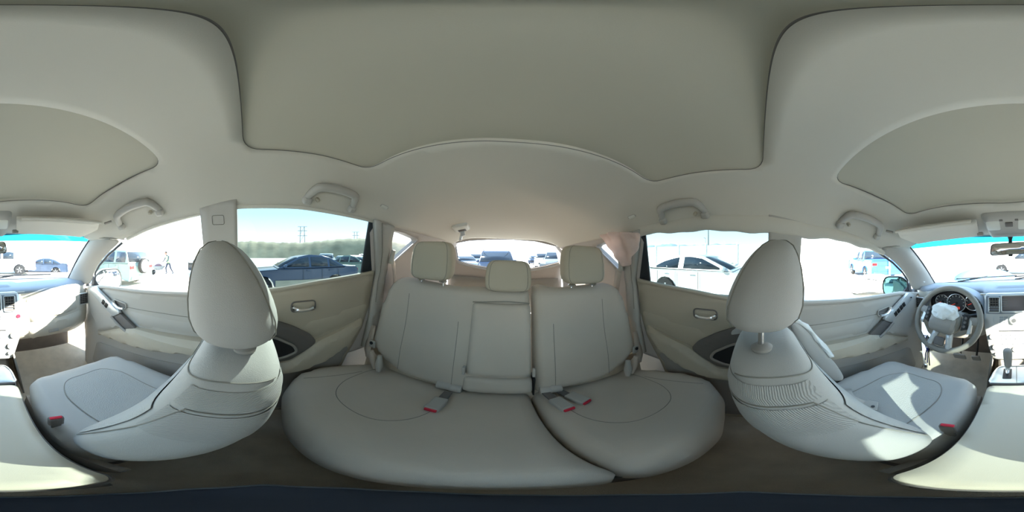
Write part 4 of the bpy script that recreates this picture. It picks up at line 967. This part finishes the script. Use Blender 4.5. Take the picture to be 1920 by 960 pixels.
fo = MB().add([side(-1, .055+.010*math.sin(60*y+14*z)+.006*math.sin(95*z))(y, z) for y, z in vv], F).build('airbag_flap', 'airbag_pink', thick=.004, label='pinkish airbag cloth flap hanging over the quarter window behind the driver', cat='airbag')
# white scraps of cloth at the base of the left windscreen pillar
tg = MB(); rings = []
c0 = at(1722, 522, X=-.655)
for k in range(6):
    rings.append([c0+Vector((.010*math.cos(q)*(1-.12*k)+.004*k, .012*math.sin(q)+.012*k, .03-.014*k+.004*random.uniform(-1, 1))) for q in [2*PI*i/10 for i in range(10)]])
tg.loft(rings).build('airbag_scrap', 'airbag_white', sub=1, label='torn white airbag scrap at the foot of the driver side windscreen pillar', cat='airbag')

# ---- door mirrors outside
for s, lb in ((1, 'passenger side door mirror outside the front window'), (-1, 'driver side door mirror outside the front window')):
    c = Vector((s*.955, 1.075, -.235)); m_ = thing('door_mirror', lb, 'mirror', c, 'outside door mirrors')
    mo = smooth_poly([(-.125, -.085), (.115, -.095), (.13, .0), (.10, .085), (-.06, .085), (-.125, .03)], .05, 6)
    R = Matrix.Rotation(-s*.42, 3, 'Z')
    def mm(u, v, h): return c+R @ Vector((s*u, h, v))
    weld(pillow(mo, lambda u, v: .10-2.5*(u*u+v*v), mm, -.01, .03, .02).build('housing', 'trim_dark' if s < 0 else 'silver', m_))
    pillow([(p[0]*.90, p[1]*.88) for p in mo], lambda u, v: .014, lambda u, v, h: mm(u, v, -h), .002, .003, .03).build('mirror_glass', 'mirror' if s > 0 else 'mirror_teal_reflection', m_)
    MB().tube([c+Vector((-s*.09, .02, -.05)), c+Vector((-s*.20, .0, -.04)), c+Vector((-s*.235, -.01, -.03))], .028, 10).build('arm', 'dark_rubber', m_)

# ---- dark pad under the lens, on the floor tunnel
pdp = [(.155, -.02), (.12, .045), (.06, .078), (0, .085), (-.06, .07), (-.105, .035), (-.132, -.015), (-.08, -.08), (-.02, -.105), (.05, -.11), (.11, -.085)]
pdp = smooth_poly(pdp, .015, 3)
pad = thing('floor_pad', 'dark navy pad with pale piping lying on the floor tunnel', 'floor pad', (0, 0, -.875))
zp = -.868
weld(pillow(pdp, lambda u, v: zp, lambda u, v, h: (u*.92, v*.92, h), zp-.02, .006, .02).build('pad', 'navy_pad', pad))
for k in (1.0, .965): MB().tube([(p[0]*.92*k, p[1]*.92*k, zp-.003+(.004 if k < 1 else 0)) for p in resample(pdp, .015)], .0018, 6, closed=True).build('edge_piping', 'piping', pad)

# ================================================================== OUTSIDE: THE CAR LOT
mat('lot_ground', lin(205, 200, 190), .95, bump='noise', scale=3, strength=.3, var=.08, vscale=.35)
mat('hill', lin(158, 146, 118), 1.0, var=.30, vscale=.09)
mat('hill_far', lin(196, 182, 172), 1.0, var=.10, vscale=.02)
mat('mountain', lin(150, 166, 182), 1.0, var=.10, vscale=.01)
for nm, c, r in (('paint_navy', (58, 74, 98), .25), ('paint_white', (212, 214, 214), .3), ('paint_black', (34, 36, 42), .25), ('paint_grey', (150, 156, 156), .3), ('paint_maroon', (92, 52, 58), .3), ('paint_blue', (52, 104, 178), .3), ('paint_sage', (120, 138, 128), .35), ('paint_silver', (190, 194, 198), .3), ('paint_tan', (186, 176, 158), .35)):
    mat(nm, lin(*c), r, .15, coat=.4)
mat('car_glass', lin(34, 44, 54), .08, spec=.6)
mat('tyre', lin(30, 30, 31), .9); mat('alloy', lin(176, 178, 180), .35, .6)
mat('head_lens', lin(225, 228, 228), .15); mat('tail_lens', lin(150, 26, 28), .2)
mat('dust', lin(178, 168, 146), .95, var=.1, vscale=3)
mat('steel_pole', lin(120, 126, 130), .5, .4); mat('fence_white', lin(232, 232, 226), .8); mat('tarp', lin(92, 150, 206), .6, bump='noise', scale=8, strength=.5)
mat('vest', lin(150, 200, 130), .8); mat('skin', lin(150, 110, 90), .7); mat('jeans', lin(52, 58, 74), .9); mat('hair', lin(40, 32, 28), .9); mat('shirt', lin(66, 74, 70), .9)

R4 = Matrix(CAMR.tolist()).to_4x4(); E0 = Matrix.Translation((CX, 0, 0)) @ R4
def epoint(x, y, z): return E0 @ Vector((x, y, z-EYE))
gr = MB().grid([[epoint(r*math.cos(q), r*math.sin(q), 0) for q in np.linspace(0, 2*PI, 49)] for r in (.01, 4, 12, 40, 120, 400, 1500)]).build('ground', 'lot_ground'); props(gr, 'pale dusty ground of the car lot', kind='structure')
def ridge(name, label, m, tab, dist, depth, lay=0):
    rows = []
    xs = np.arange(tab[0][0], tab[-1][0]+1, 4.0)
    for k, f in ((0, 0.0), (1, .45), (2, .8), (3, 1.0), (4, .9), (5, 0)):
        R = []
        for px in xs:
            el = (480-interp(tab, px)+.7*math.sin(px*.31)+.5*math.sin(px*.83+1))/960*PI; d = dist+depth*k; h = (EYE+math.tan(el)*(dist+depth*3))*f
            a = lot(px, 480, d); R.append(epoint(a[0], a[1], max(h, 0)))
        rows.append(R)
    o = MB().grid(rows).build(name, m); props(o, label, kind='structure'); return o
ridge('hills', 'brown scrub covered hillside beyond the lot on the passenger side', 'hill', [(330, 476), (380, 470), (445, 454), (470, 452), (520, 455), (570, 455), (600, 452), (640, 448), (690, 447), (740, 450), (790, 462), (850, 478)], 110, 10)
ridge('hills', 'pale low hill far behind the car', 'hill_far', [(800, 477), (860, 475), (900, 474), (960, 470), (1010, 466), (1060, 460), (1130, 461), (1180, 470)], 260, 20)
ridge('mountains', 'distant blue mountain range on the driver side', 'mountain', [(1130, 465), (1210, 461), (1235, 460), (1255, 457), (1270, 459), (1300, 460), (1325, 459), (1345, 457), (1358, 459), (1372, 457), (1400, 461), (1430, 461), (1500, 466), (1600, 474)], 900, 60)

def car_mesh_parts(t, L, W, H, belt, roofp, hood_z, trunk_z, paint, wheel_r=.33, wb=None, clear=.22, windows=((.0, 1.0),), bed=False, dusty=False, rack=False, spare=False, lights=True, cab_in=.03, roof_in=.20, kind='sedan'):
    "a parked car in its own frame: y forward, ground at z 0"
    h2 = W/2; f, b = L/2, -L/2; wb = wb or L*.58; wf, wr_ = f-(L-wb)*.46, f-(L-wb)*.46-wb
    cab = roofp
    def arch(y0):
        return [(y0+math.cos(q)*wheel_r*1.16, max(clear, wheel_r+math.sin(q)*wheel_r*1.16)) for q in np.linspace(0, PI, 9)]
    prof = [(b+.06, clear)] + arch(wr_)[::-1] + arch(wf)[::-1] + [(f-.06, clear), (f, clear+.16), (f-.02, hood_z-.16), (f-.12, hood_z-.05), (cab[0][0], hood_z+.04), (cab[0][0]-.05, belt)]
    prof += ([(cab[-1][0]+.05, belt)] if not bed else [(cab[-1][0], belt), (cab[-1][0]-.01, belt)]) + [(cab[-1][0]-.02, trunk_z+.02), (b+.10, trunk_z), (b+.01, trunk_z-.12), (b, clear+.18)]
    rings = []
    for x, k in ((-h2+.05, .965), (-h2, .985), (-h2, .985), (-h2+.10, 1.0), (h2-.10, 1.0), (h2, .985), (h2, .985), (h2-.05, .965)):
        rings.append([Vector((x, y*k if abs(y) > f*.8 else y, z if z < belt-.12 else z-(1-k)*.8)) for y, z in prof])
    MB().loft([rings[0], rings[1], rings[3], rings[4], rings[5], rings[7]]).build('body', paint, t, angle=30, bevel=.02)
    # cabin shell
    def wx(z): return h2-cab_in-(roof_in-cab_in)*max(0, (z-belt)/(H-belt))
    cabp = cab
    MB().loft([[Vector((s*wx(z)*1.0, y, z)) for y, z in cabp] for s in (-1, -.8, 0, .8, 1)]).build('cabin', paint, t, angle=28, bevel=.015)
    # glass
    def q3(s, y, z, o=.006): return Vector((s*(wx(z)+o), y, z))
    (y0, z0), (y1, z1) = cabp[0], cabp[1]; (y2, z2), (y3, z3) = cabp[-2], cabp[-1]
    def across(ya, za, yb, zb, nm, o):
        n = Vector((0, -(zb-za), yb-ya)).normalized(); n = n if n.z > 0 else -n; A = Vector((0, ya, za)); B = Vector((0, yb, zb)); a = A.lerp(B, .10)+n*o; c = A.lerp(B, .93)+n*o
        xa, xc = wx(a.z)-.05, wx(c.z)-.05
        MB().add([(-xa, a.y, a.z), (xa, a.y, a.z), (xc, c.y, c.z), (-xc, c.y, c.z)], [(0, 1, 2, 3)]).build(nm, 'car_glass', t, thick=.008)
    across(y0, z0, y1, z1, 'windscreen', .008); across(y3, z3, y2, z2, 'rear_window', .008)
    top = [p for p in cabp]
    def ztop(y): return float(np.interp(y, [p[0] for p in reversed(top)], [p[1] for p in reversed(top)]))
    lo_z = belt+.045
    ym, yM = cabp[-1][0], cabp[0][0]
    for a, c in windows:
        for s in (-1, 1):
            ya, yc = ym+(yM-ym)*a+.03, ym+(yM-ym)*c-.03; P = []
            ys = np.linspace(ya, yc, 9); up = [(y, min(ztop(y)-.075, H-.09)) for y in ys]; up = [(y, z) for y, z in up if z > lo_z+.02]
            if len(up) < 2: continue
            poly = [(ya if up[0][0] == ya else up[0][0]-.03, lo_z), (yc if up[-1][0] == yc else up[-1][0]+.03, lo_z)] + list(reversed(up))
            MB().add([q3(s, y, z) for y, z in poly], [tuple(range(len(poly)))]).build('side_window', 'car_glass', t, thick=.008)
    # wheels
    for y in (wf, wr_):
        for s in (-1, 1):
            wq = MB().lathe([(wheel_r*.6, -.10), (wheel_r*.94, -.10), (wheel_r, -.07), (wheel_r, .07), (wheel_r*.94, .10), (wheel_r*.6, .10)], (s*(h2-.12), y, wheel_r), (s, 0, 0), 22).build('wheel', 'tyre', t)
            rm_ = MB().lathe([(0, .075), (wheel_r*.2, .085), (wheel_r*.58, .07), (wheel_r*.64, .10), (wheel_r*.64, -.02), (0, -.02)], (s*(h2-.12), y, wheel_r), (s, 0, 0), 22).build('rim', 'alloy', wq)
            for k in range(5):
                q = 2*PI*k/5+.3; MB().box((s*(h2-.022), y+math.cos(q)*wheel_r*.36, wheel_r+math.sin(q)*wheel_r*.36), (.012, .05, wheel_r*.42), Matrix.Rotation(-(q-PI/2)*1.0, 3, 'X').inverted()).build('spoke', 'alloy', wq)
    for s in (-1, 1):
        MB().box((s*(h2-.24), f-.05, hood_z-.16), (.34, .10, .13)).build('headlight', 'head_lens', t, bevel=.03)
        MB().box((s*(h2-.18), b+.03, trunk_z-.16), (.28, .06, .15)).build('tail_light', 'tail_lens', t, bevel=.02)
        mq = MB().loft([[Vector((s*(h2+.03+r_*math.cos(q)*.11), cab[0][0]-.28+k, belt+.07+r_*.075*math.sin(q))) for q in [2*PI*i/12 for i in range(12)]] for k, r_ in ((-.03, .9), (0, 1), (.05, .9), (.08, .5))]).build('door_mirror', paint, t, angle=70)
        for yy in ((ym+yM)/2+.35, (ym+yM)/2-.55):
            if yy > ym+.15 and not bed or yy > ym+.3: MB().box((s*(h2+.004), yy-.15, belt-.10), (.025, .18, .035)).build('door_handle', paint, t, bevel=.008)
        for yy in ((ym+yM)/2+.62, (ym+yM)/2-.12, (ym+yM)/2-.80):
            if yy > ym: MB().box((s*(h2-.002), yy-.2, (belt+clear)/2+.08), (.008, .010, belt-clear-.25)).build('door_gap', 'black', t)
        if dusty: MB().box((s*(h2-.002), (wf+wr_)/2, clear+.20), (.014, wb-wheel_r*2.6, .28)).build('dusty_sill', 'dust', t, bevel=.004)
    MB().box((0, f-.02, clear+.28), (W*.5, .05, .16)).build('grille', 'black', t, bevel=.01)
    MB().box((0, f-.01, clear+.10), (W*.86, .10, .14)).build('front_bumper', paint, t, bevel=.03)
    MB().box((0, b+.01, clear+.14), (W*.88, .10, .18)).build('rear_bumper', paint, t, bevel=.03)
    MB().box((0, b-.03, (trunk_z+clear)/2+.05), (.32, .02, .12)).build('number_plate', 'fence_white', t, bevel=.004)
    if rack:
        for s in (-1, 1): MB().tube([(s*(wx(H)-.06), y_, H+.05) for y_ in np.linspace(ym+.5, yM-.75, 5)], .018, 8).build('roof_rail', 'black', t)
        for y_ in (ym+.7, yM-.95): MB().box((0, y_, H+.09), (W*.62, .05, .025)).build('roof_bar', 'black', t)
    if spare:
        MB().lathe([(0, -.09), (.30, -.09), (.36, -.06), (.36, .06), (.30, .09), (0, .09)], (0, b-.08, .95), (0, 1, 0), 24).build('spare_wheel', 'tyre', t); MB().lathe([(0, 0), (.30, 0), (.28, .02), (0, .02)], (0, b-.17, .95), (0, -1, 0), 24).build('spare_cover', 'paint_white', t)
    if bed:
        y0_, y1_ = b+.12, cab[-1][0]-.06
        MB().box((0, (y0_+y1_)/2, trunk_z-.005), (W-.22, y1_-y0_, .03)).build('bed_floor', 'black', t)
        for s in (-1, 1): MB().box((s*(h2-.08), (y0_+y1_)/2, trunk_z+.03), (.07, y1_-y0_, .08)).build('bed_rail', paint, t, bevel=.01)
def roofline(kind, L, H, belt):
    if kind == 'sedan': return [(.95, belt), (.15, H-.08), (-.25, H), (-.75, H-.02), (-1.12, H-.12), (-1.75, belt+.02)]
    if kind == 'coupe': return [(.85, belt), (-.05, H-.07), (-.5, H), (-.95, H-.05), (-1.35, H-.16), (-1.95, belt+.03)]
    if kind == 'suv': return [(1.0, belt), (.30, H-.08), (-.1, H), (-1.3, H), (-1.95, H-.06), (-2.18, belt)]
    if kind == 'pickup': return [(.95, belt), (.25, H-.08), (-.1, H), (-.7, H), (-1.05, H-.05), (-1.2, belt)]
SPEC = {'sedan': dict(L=4.75, W=1.82, H=1.47, belt=.98, hood_z=.92, trunk_z=1.02, windows=((.05, .27), (.28, .55), (.56, .92))),
        'coupe': dict(L=4.60, W=1.82, H=1.44, belt=.96, hood_z=.90, trunk_z=1.00, windows=((.10, .42), (.46, .90)), wheel_r=.34),
        'suv': dict(L=4.60, W=1.86, H=1.72, belt=1.08, hood_z=1.05, trunk_z=1.06, windows=((.05, .26), (.29, .54), (.57, .92)), wheel_r=.36, clear=.28, roof_in=.16),
        'pickup': dict(L=5.4, W=1.92, H=1.80, belt=1.16, hood_z=1.14, trunk_z=1.12, windows=((.06, .45), (.5, .9)), wheel_r=.38, clear=.34, roof_in=.16)}
CARN = {'sedan': 'parked_sedan', 'coupe': 'parked_coupe', 'suv': 'parked_suv', 'pickup': 'pickup_truck'}
PROTO = {}
def park(kind, paint, label, x, y, heading, z=0.0, cat='car', group=None, share=True, **kw):
    key = (kind, paint, tuple(sorted(kw.items())))
    if key in PROTO and share: t = copy_tree(PROTO[key]); props(t, label, cat, group)
    else:
        t = thing(CARN[kind], label, cat, (0, 0, 0), group); d = dict(SPEC[kind]); d.update(kw)
        car_mesh_parts(t, paint=paint, roofp=roofline(kind, d['L'], d['H'], d['belt']), kind=kind, bed=(kind == 'pickup'), **d); PROTO[key] = t
    t.matrix_world = ext_matrix(x, y, z, heading); return t
def pk(px, dist): return lot(px, 480, dist)
G = 'cars parked in the lot'
park('sedan', 'paint_navy', 'dark blue sedan parked closest to the passenger side rear window', 6.5, -1.7, 0, dusty=True, group=G)
park('coupe', 'paint_white', 'white coupe parked closest to the driver side rear window', -5.0, -1.75, 0, z=.05, group=G)
x, y = pk(206, 9.4); park('suv', 'paint_sage', 'pale green grey off roader with spare wheel on its tail', x, y, math.radians(4), spare=True, group=G)
x, y = pk(392, 14.5); park('pickup', 'paint_black', 'black pickup truck partly behind the front passenger headrest', x, y, math.radians(92), group=G, cat='truck')
x, y = pk(575, 13.5); park('sedan', 'paint_maroon', 'maroon sedan behind the dark blue sedan', x, y, math.radians(80), group=G)
x, y = pk(612, 20); park('suv', 'paint_white', 'white vehicle beyond the tail of the dark blue sedan', x, y, math.radians(60), group=G)
x, y = pk(672, 11.5); park('sedan', 'paint_sage', 'grey green sedan next to the dark window divider, passenger side', x, y, math.radians(115), group=G)
x, y = pk(640, 27); park('sedan', 'paint_silver', 'silver sedan in the far row below the hillside', x, y, math.radians(40), group=G)
x, y = pk(655, 38); park('sedan', 'paint_navy', 'small dark sedan in the far row below the hillside', x, y, math.radians(50), group=G)
x, y = pk(683, 25); park('suv', 'paint_silver', 'silver wagon at the far right end of the hillside row', x, y, math.radians(50), group=G)
x, y = pk(930, 9.2); park('suv', 'paint_navy', 'dark blue wagon with roof rack behind the rear window', x, y, math.radians(8), rack=True, group=G)
x, y = pk(872, 15); park('sedan', 'paint_silver', 'silver sedan at the passenger side edge of the rear window', x, y, math.radians(30), group=G)
x, y = pk(893, 22); park('suv', 'paint_grey', 'grey wagon beyond the dark blue rear wagon', x, y, math.radians(20), group=G)
x, y = pk(1003, 30); park('sedan', 'paint_navy', 'small blue sedan right of the middle rear headrest', x, y, math.radians(-15), group=G)
x, y = pk(1019, 20); park('pickup', 'paint_white', 'white pickup truck facing the rear window', x, y, math.radians(-12), group=G, cat='truck')
x, y = pk(1045, 13); park('pickup', 'paint_grey', 'grey pickup truck beside the headrest behind the driver', x, y, math.radians(-20), group=G, cat='truck')
x, y = pk(1920, 13); park('pickup', 'paint_silver', 'silver pickup truck straight ahead through the windscreen', x, y, math.radians(88), group=G, cat='truck')
x, y = pk(78, 15); park('sedan', 'paint_navy', 'dark blue sedan ahead through the passenger side of the windscreen', x, y, math.radians(70), z=-.25, group=G)
x, y = pk(1632, 11.5); park('pickup', 'paint_blue', 'bright blue pickup truck beyond the driver door mirror', x, y, math.radians(75), group=G, cat='truck')
x, y = pk(262, 33); park('sedan', 'paint_white', 'white sedan far away behind the person', x, y, math.radians(80), group=G)
# wrecked white front end leaning by the driver window
wk = thing('wrecked_front', 'crumpled white car front end standing beyond the driver window', 'car wreck')
def crumple(p): return (p[0]+.05*math.sin(7*p[1]+3*p[2]), p[1]+.05*math.sin(9*p[0]), p[2]+.04*math.sin(8*p[0]+5*p[1]))
bm_ = MB(); rows = [[Vector(crumple((x_, y_, .72-.10*(abs(x_)/.8)**2-.12*abs(y_)))) for x_ in np.linspace(-.8, .8, 12)] for y_ in np.linspace(-.6, .6, 10)]
bm_.grid(rows).build('bonnet', 'paint_white', wk, thick=.02)
MB().loft([[Vector(crumple((x_, y_, z_))) for y_, z_ in ((-.6, .2), (.6, .2), (.62, .6), (-.62, .6))] for x_ in np.linspace(-.82, .82, 10)]).build('front_panel', 'paint_white', wk)
MB().box((0, -.66, .42), (.5, .05, .14)).build('grille', 'paint_silver', wk, bevel=.02)
for s in (-1, 1): MB().box((s*.58, -.64, .50), (.28, .08, .16)).build('headlight', 'head_lens', wk, bevel=.03); MB().lathe([(0, -.1), (.26, -.1), (.30, -.06), (.30, .06), (.26, .1), (0, .1)], (s*.74, .2, .30), (1, 0, 0), 18).build('wheel', 'tyre', wk)
x, y = pk(1638, 6.0); wk.matrix_world = ext_matrix(x, y, 0, math.radians(60))
# blue tarp heap
tp = MB(); rr = []
for k in range(8):
    q = k/7; R = []
    for i in range(24):
        a = 2*PI*i/24; r_ = (1-q**2)**.5*(1+.08*math.sin(5*a)+.05*math.sin(9*a+q*4))+.02; R.append(epoint(*[lot(1846, 480, 9.0)[0]+1.75*r_*math.cos(a), lot(1846, 480, 9.0)[1]+.7*r_*math.sin(a), .02+.72*q+.03*math.sin(4*a)*(1-q)]))
    rr.append(R)
tp.loft(rr).build('tarp_heap', 'tarp', label='low heap under a light blue tarp ahead of the driver', cat='tarp')
# poles, pylon, post
def pole(px, dist, h, r, label, nm='light_pole', head=True, m='steel_pole', cat='pole'):
    x, y = pk(px, dist); p = thing(nm, label, cat, epoint(x, y, 0), 'poles')
    MB().tube([epoint(x, y, -.05), epoint(x, y, h*.5), epoint(x, y, h)], [r, r*.85, r*.6], 10).build('shaft', m, p)
    MB().lathe([(0, 0), (r*2.2, 0), (r*2.2, .15), (0, .15)], epoint(x, y, 0), R4.to_3x3() @ Vector((0, 0, 1)), 10).build('base', m, p)
    if head: MB().tube([epoint(x, y, h*.97), epoint(x+.5, y, h), epoint(x+1.2, y, h)], r*.6, 8).build('arm', m, p); MB().box(epoint(x+1.4, y, h), (.6, .25, .12)).build('lamp_head', m, p, bevel=.02)
pole(1328, 26, 9, .13, 'slim steel light pole rising beyond the white fence')
pole(1323, 60, 8, .10, 'second fainter pole just left of the steel light pole')
pole(1810, 17, 1.2, .05, 'short hooked post ahead through the driver side of the windscreen')
pole(1668, 7.8, 2.2, .055, 'pale blue upright post in front of the blue pickup', 'marker_post', False, 'tarp', 'post')
def pylon(px, dist, h, label):
    x, y = pk(px, dist); p = thing('power_pylon', label, 'pylon', epoint(x, y, 0), 'power pylons'); wd = 3.2
    d = Vector((y, -x, 0)).normalized()
    def pp(a, z): v = Vector((x, y, 0))+d*a; return epoint(v.x, v.y, z)
    for s in (-1, 1): MB().tube([pp(s*wd, 0), pp(s*wd*.7, h)], .35, 6).build('leg', 'steel_pole', p)
    for k, z in enumerate((h*.70, h*.86, h)): MB().tube([pp(-wd*1.7, z), pp(wd*1.7, z)], .28, 6).build('cross_arm', 'steel_pole', p)
    for k in range(4):
        z0, z1 = h*k/4, h*(k+1)/4; MB().tube([pp(-wd*(1-.3*k/4), z0), pp(wd*(1-.3*(k+1)/4), z1)], .15, 6).build('brace', 'steel_pole', p)
pylon(567, 190, 36, 'lattice power pylon on the hillside seen through the passenger side rear window')
pylon(667, 260, 40, 'fainter power pylon beside the dark window divider')
# white panel fence along the driver side
fn = thing('panel_fence', 'long white panel fence behind the white coupe', 'fence', epoint(-11.5, -4, 0))
R3 = R4.to_3x3()
for k in range(8):
    MB().box(epoint(-11.5, -13+2.4*k, 1.15), (.05, 2.3, 2.15), R3).build('panel', 'fence_white', fn)
for k in range(9):
    MB().box(epoint(-11.42, -14.2+2.4*k, 1.2), (.09, .09, 2.4), R3).build('fence_post', 'fence_white', fn)
# person in a hi-vis vest
def skin_body(joints, edges, radii, nm, m, parent, sub=2):
    me = bpy.data.meshes.new(nm); me.from_pydata(joints, edges, []); o = bpy.data.objects.new(nm, me); COL.objects.link(o); me.materials.append(MATS[m])
    o.modifiers.new('skin', 'SKIN')
    for i, r in enumerate(radii): me.skin_vertices[0].data[i].radius = (r, r)
    me.skin_vertices[0].data[0].use_root = True
    q = o.modifiers.new('sub', 'SUBSURF'); q.levels = sub; q.render_levels = sub; o.parent = parent; me.polygons.foreach_set('use_smooth', [True]*len(me.polygons)); return o
pe = thing('person', 'person in green safety vest walking bent over a barrow in the lot', 'person')
J = [(0, 0, .92), (0, .03, 1.1), (0, .10, 1.32), (0, .17, 1.46), (0, .22, 1.54), (.10, 0, .88), (.11, .18, .50), (.11, .10, .08), (.11, .24, .05), (-.10, 0, .88), (-.11, -.12, .48), (-.11, -.38, .12), (-.11, -.28, .05), (.18, .12, 1.38), (.24, .22, 1.12), (.2, .42, .95), (-.18, .12, 1.38), (-.24, .22, 1.12), (-.2, .42, .95)]
Ed = [(0, 1), (1, 2), (2, 3), (3, 4), (0, 5), (5, 6), (6, 7), (7, 8), (0, 9), (9, 10), (10, 11), (11, 12), (2, 13), (13, 14), (14, 15), (2, 16), (16, 17), (17, 18)]
Ra = [.14, .13, .14, .055, .05, .095, .065, .045, .04, .095, .065, .045, .04, .06, .045, .035, .06, .045, .035]
skin_body(J, Ed, Ra, 'body', 'jeans', pe)
MB().loft([[Vector((a*math.cos(q), yc+b_*math.sin(q), z)) for q in [2*PI*k/18 for k in range(18)]] for z, yc, a, b_ in ((.88, 0, .17, .13), (1.0, .015, .175, .14), (1.2, .06, .19, .15), (1.36, .11, .20, .14), (1.42, .14, .13, .10))]).build('vest', 'vest', pe, angle=80)
for z in (1.0, 1.2): MB().tube([(.183*math.cos(q), .015+(z-1)*.22+.148*math.sin(q), z) for q in np.linspace(0, 2*PI, 21)[:-1]], .018, 6, closed=True, flat=.5).build('reflective_band', 'fence_white', pe)
hd_ = MB().loft([[Vector((r_*.9*math.cos(q), .26+r_*math.sin(q), z)) for q in [2*PI*k/16 for k in range(16)]] for z, r_ in ((1.50, .05), (1.54, .08), (1.60, .10), (1.66, .105), (1.71, .09), (1.745, .05))]).build('head', 'skin', pe, angle=80)
MB().lathe([(0, 0), (.02, .005), (.012, .03), (0, .03)], (0, .355, 1.60), (0, 1, 0), 8).build('nose', 'skin', hd_)
MB().loft([[Vector((r_*.95*math.cos(q), .245+r_*math.sin(q), z)) for q in [2*PI*k/16 for k in range(16)]] for z, r_ in ((1.64, .112), (1.69, .112), (1.73, .09), (1.765, .04))]).build('hair', 'hair', pe, angle=80)
for s in (-1, 1):
    hb = MB().box((s*.2, .46, .92), (.05, .09, .03)).build('hand', 'skin', pe, bevel=.01)
    for k in range(4): MB().tube([(s*.2-.02+.013*k, .49, .92), (s*.2-.02+.013*k, .53-.004*abs(k-1), .91), (s*.2-.02+.013*k, .54-.004*abs(k-1), .885)], .007, 6).build('finger', 'skin', hb)
    MB().tube([(s*.2-s*.025, .44, .92), (s*.2-s*.045, .48, .915), (s*.2-s*.035, .51, .90)], .008, 6).build('thumb', 'skin', hb)
x, y = pk(316, 12.6); pe.matrix_world = ext_matrix(x, y, 0, math.radians(70))
wb_ = thing('wheelbarrow', 'small loaded barrow in front of the person in the safety vest', 'wheelbarrow')
MB().loft([[Vector((a*w_, y_*1.0, z)) for a, y_ in ((-1, -l_), (1, -l_), (1, l_), (-1, l_))] for z, w_, l_ in ((.35, .18, .25), (.65, .32, .45))]).build('tray', 'steel_pole', wb_, bevel=.02)
MB().lathe([(0, -.04), (.16, -.04), (.2, 0), (.16, .04), (0, .04)], (0, .45, .2), (1, 0, 0), 16).build('wheel', 'tyre', wb_)
for s in (-1, 1): MB().tube([(s*.03, .48, .2), (s*.2, 0, .38), (s*.22, -.75, .85)], .018, 8).build('handle', 'steel_pole', wb_); MB().tube([(s*.2, -.25, .45), (s*.22, -.3, 0)], .018, 8).build('leg', 'steel_pole', wb_)
MB().loft([[Vector((r_*.28*math.cos(q), r_*.4*math.sin(q), .63+.22*k)) for q in [2*PI*i/12 for i in range(12)]] for k, r_ in ((0, 1), (.5, .8), (1, .3))]).build('load', 'paint_maroon', wb_)
x, y = pk(297, 12.6); wb_.matrix_world = ext_matrix(x, y, 0, math.radians(70))
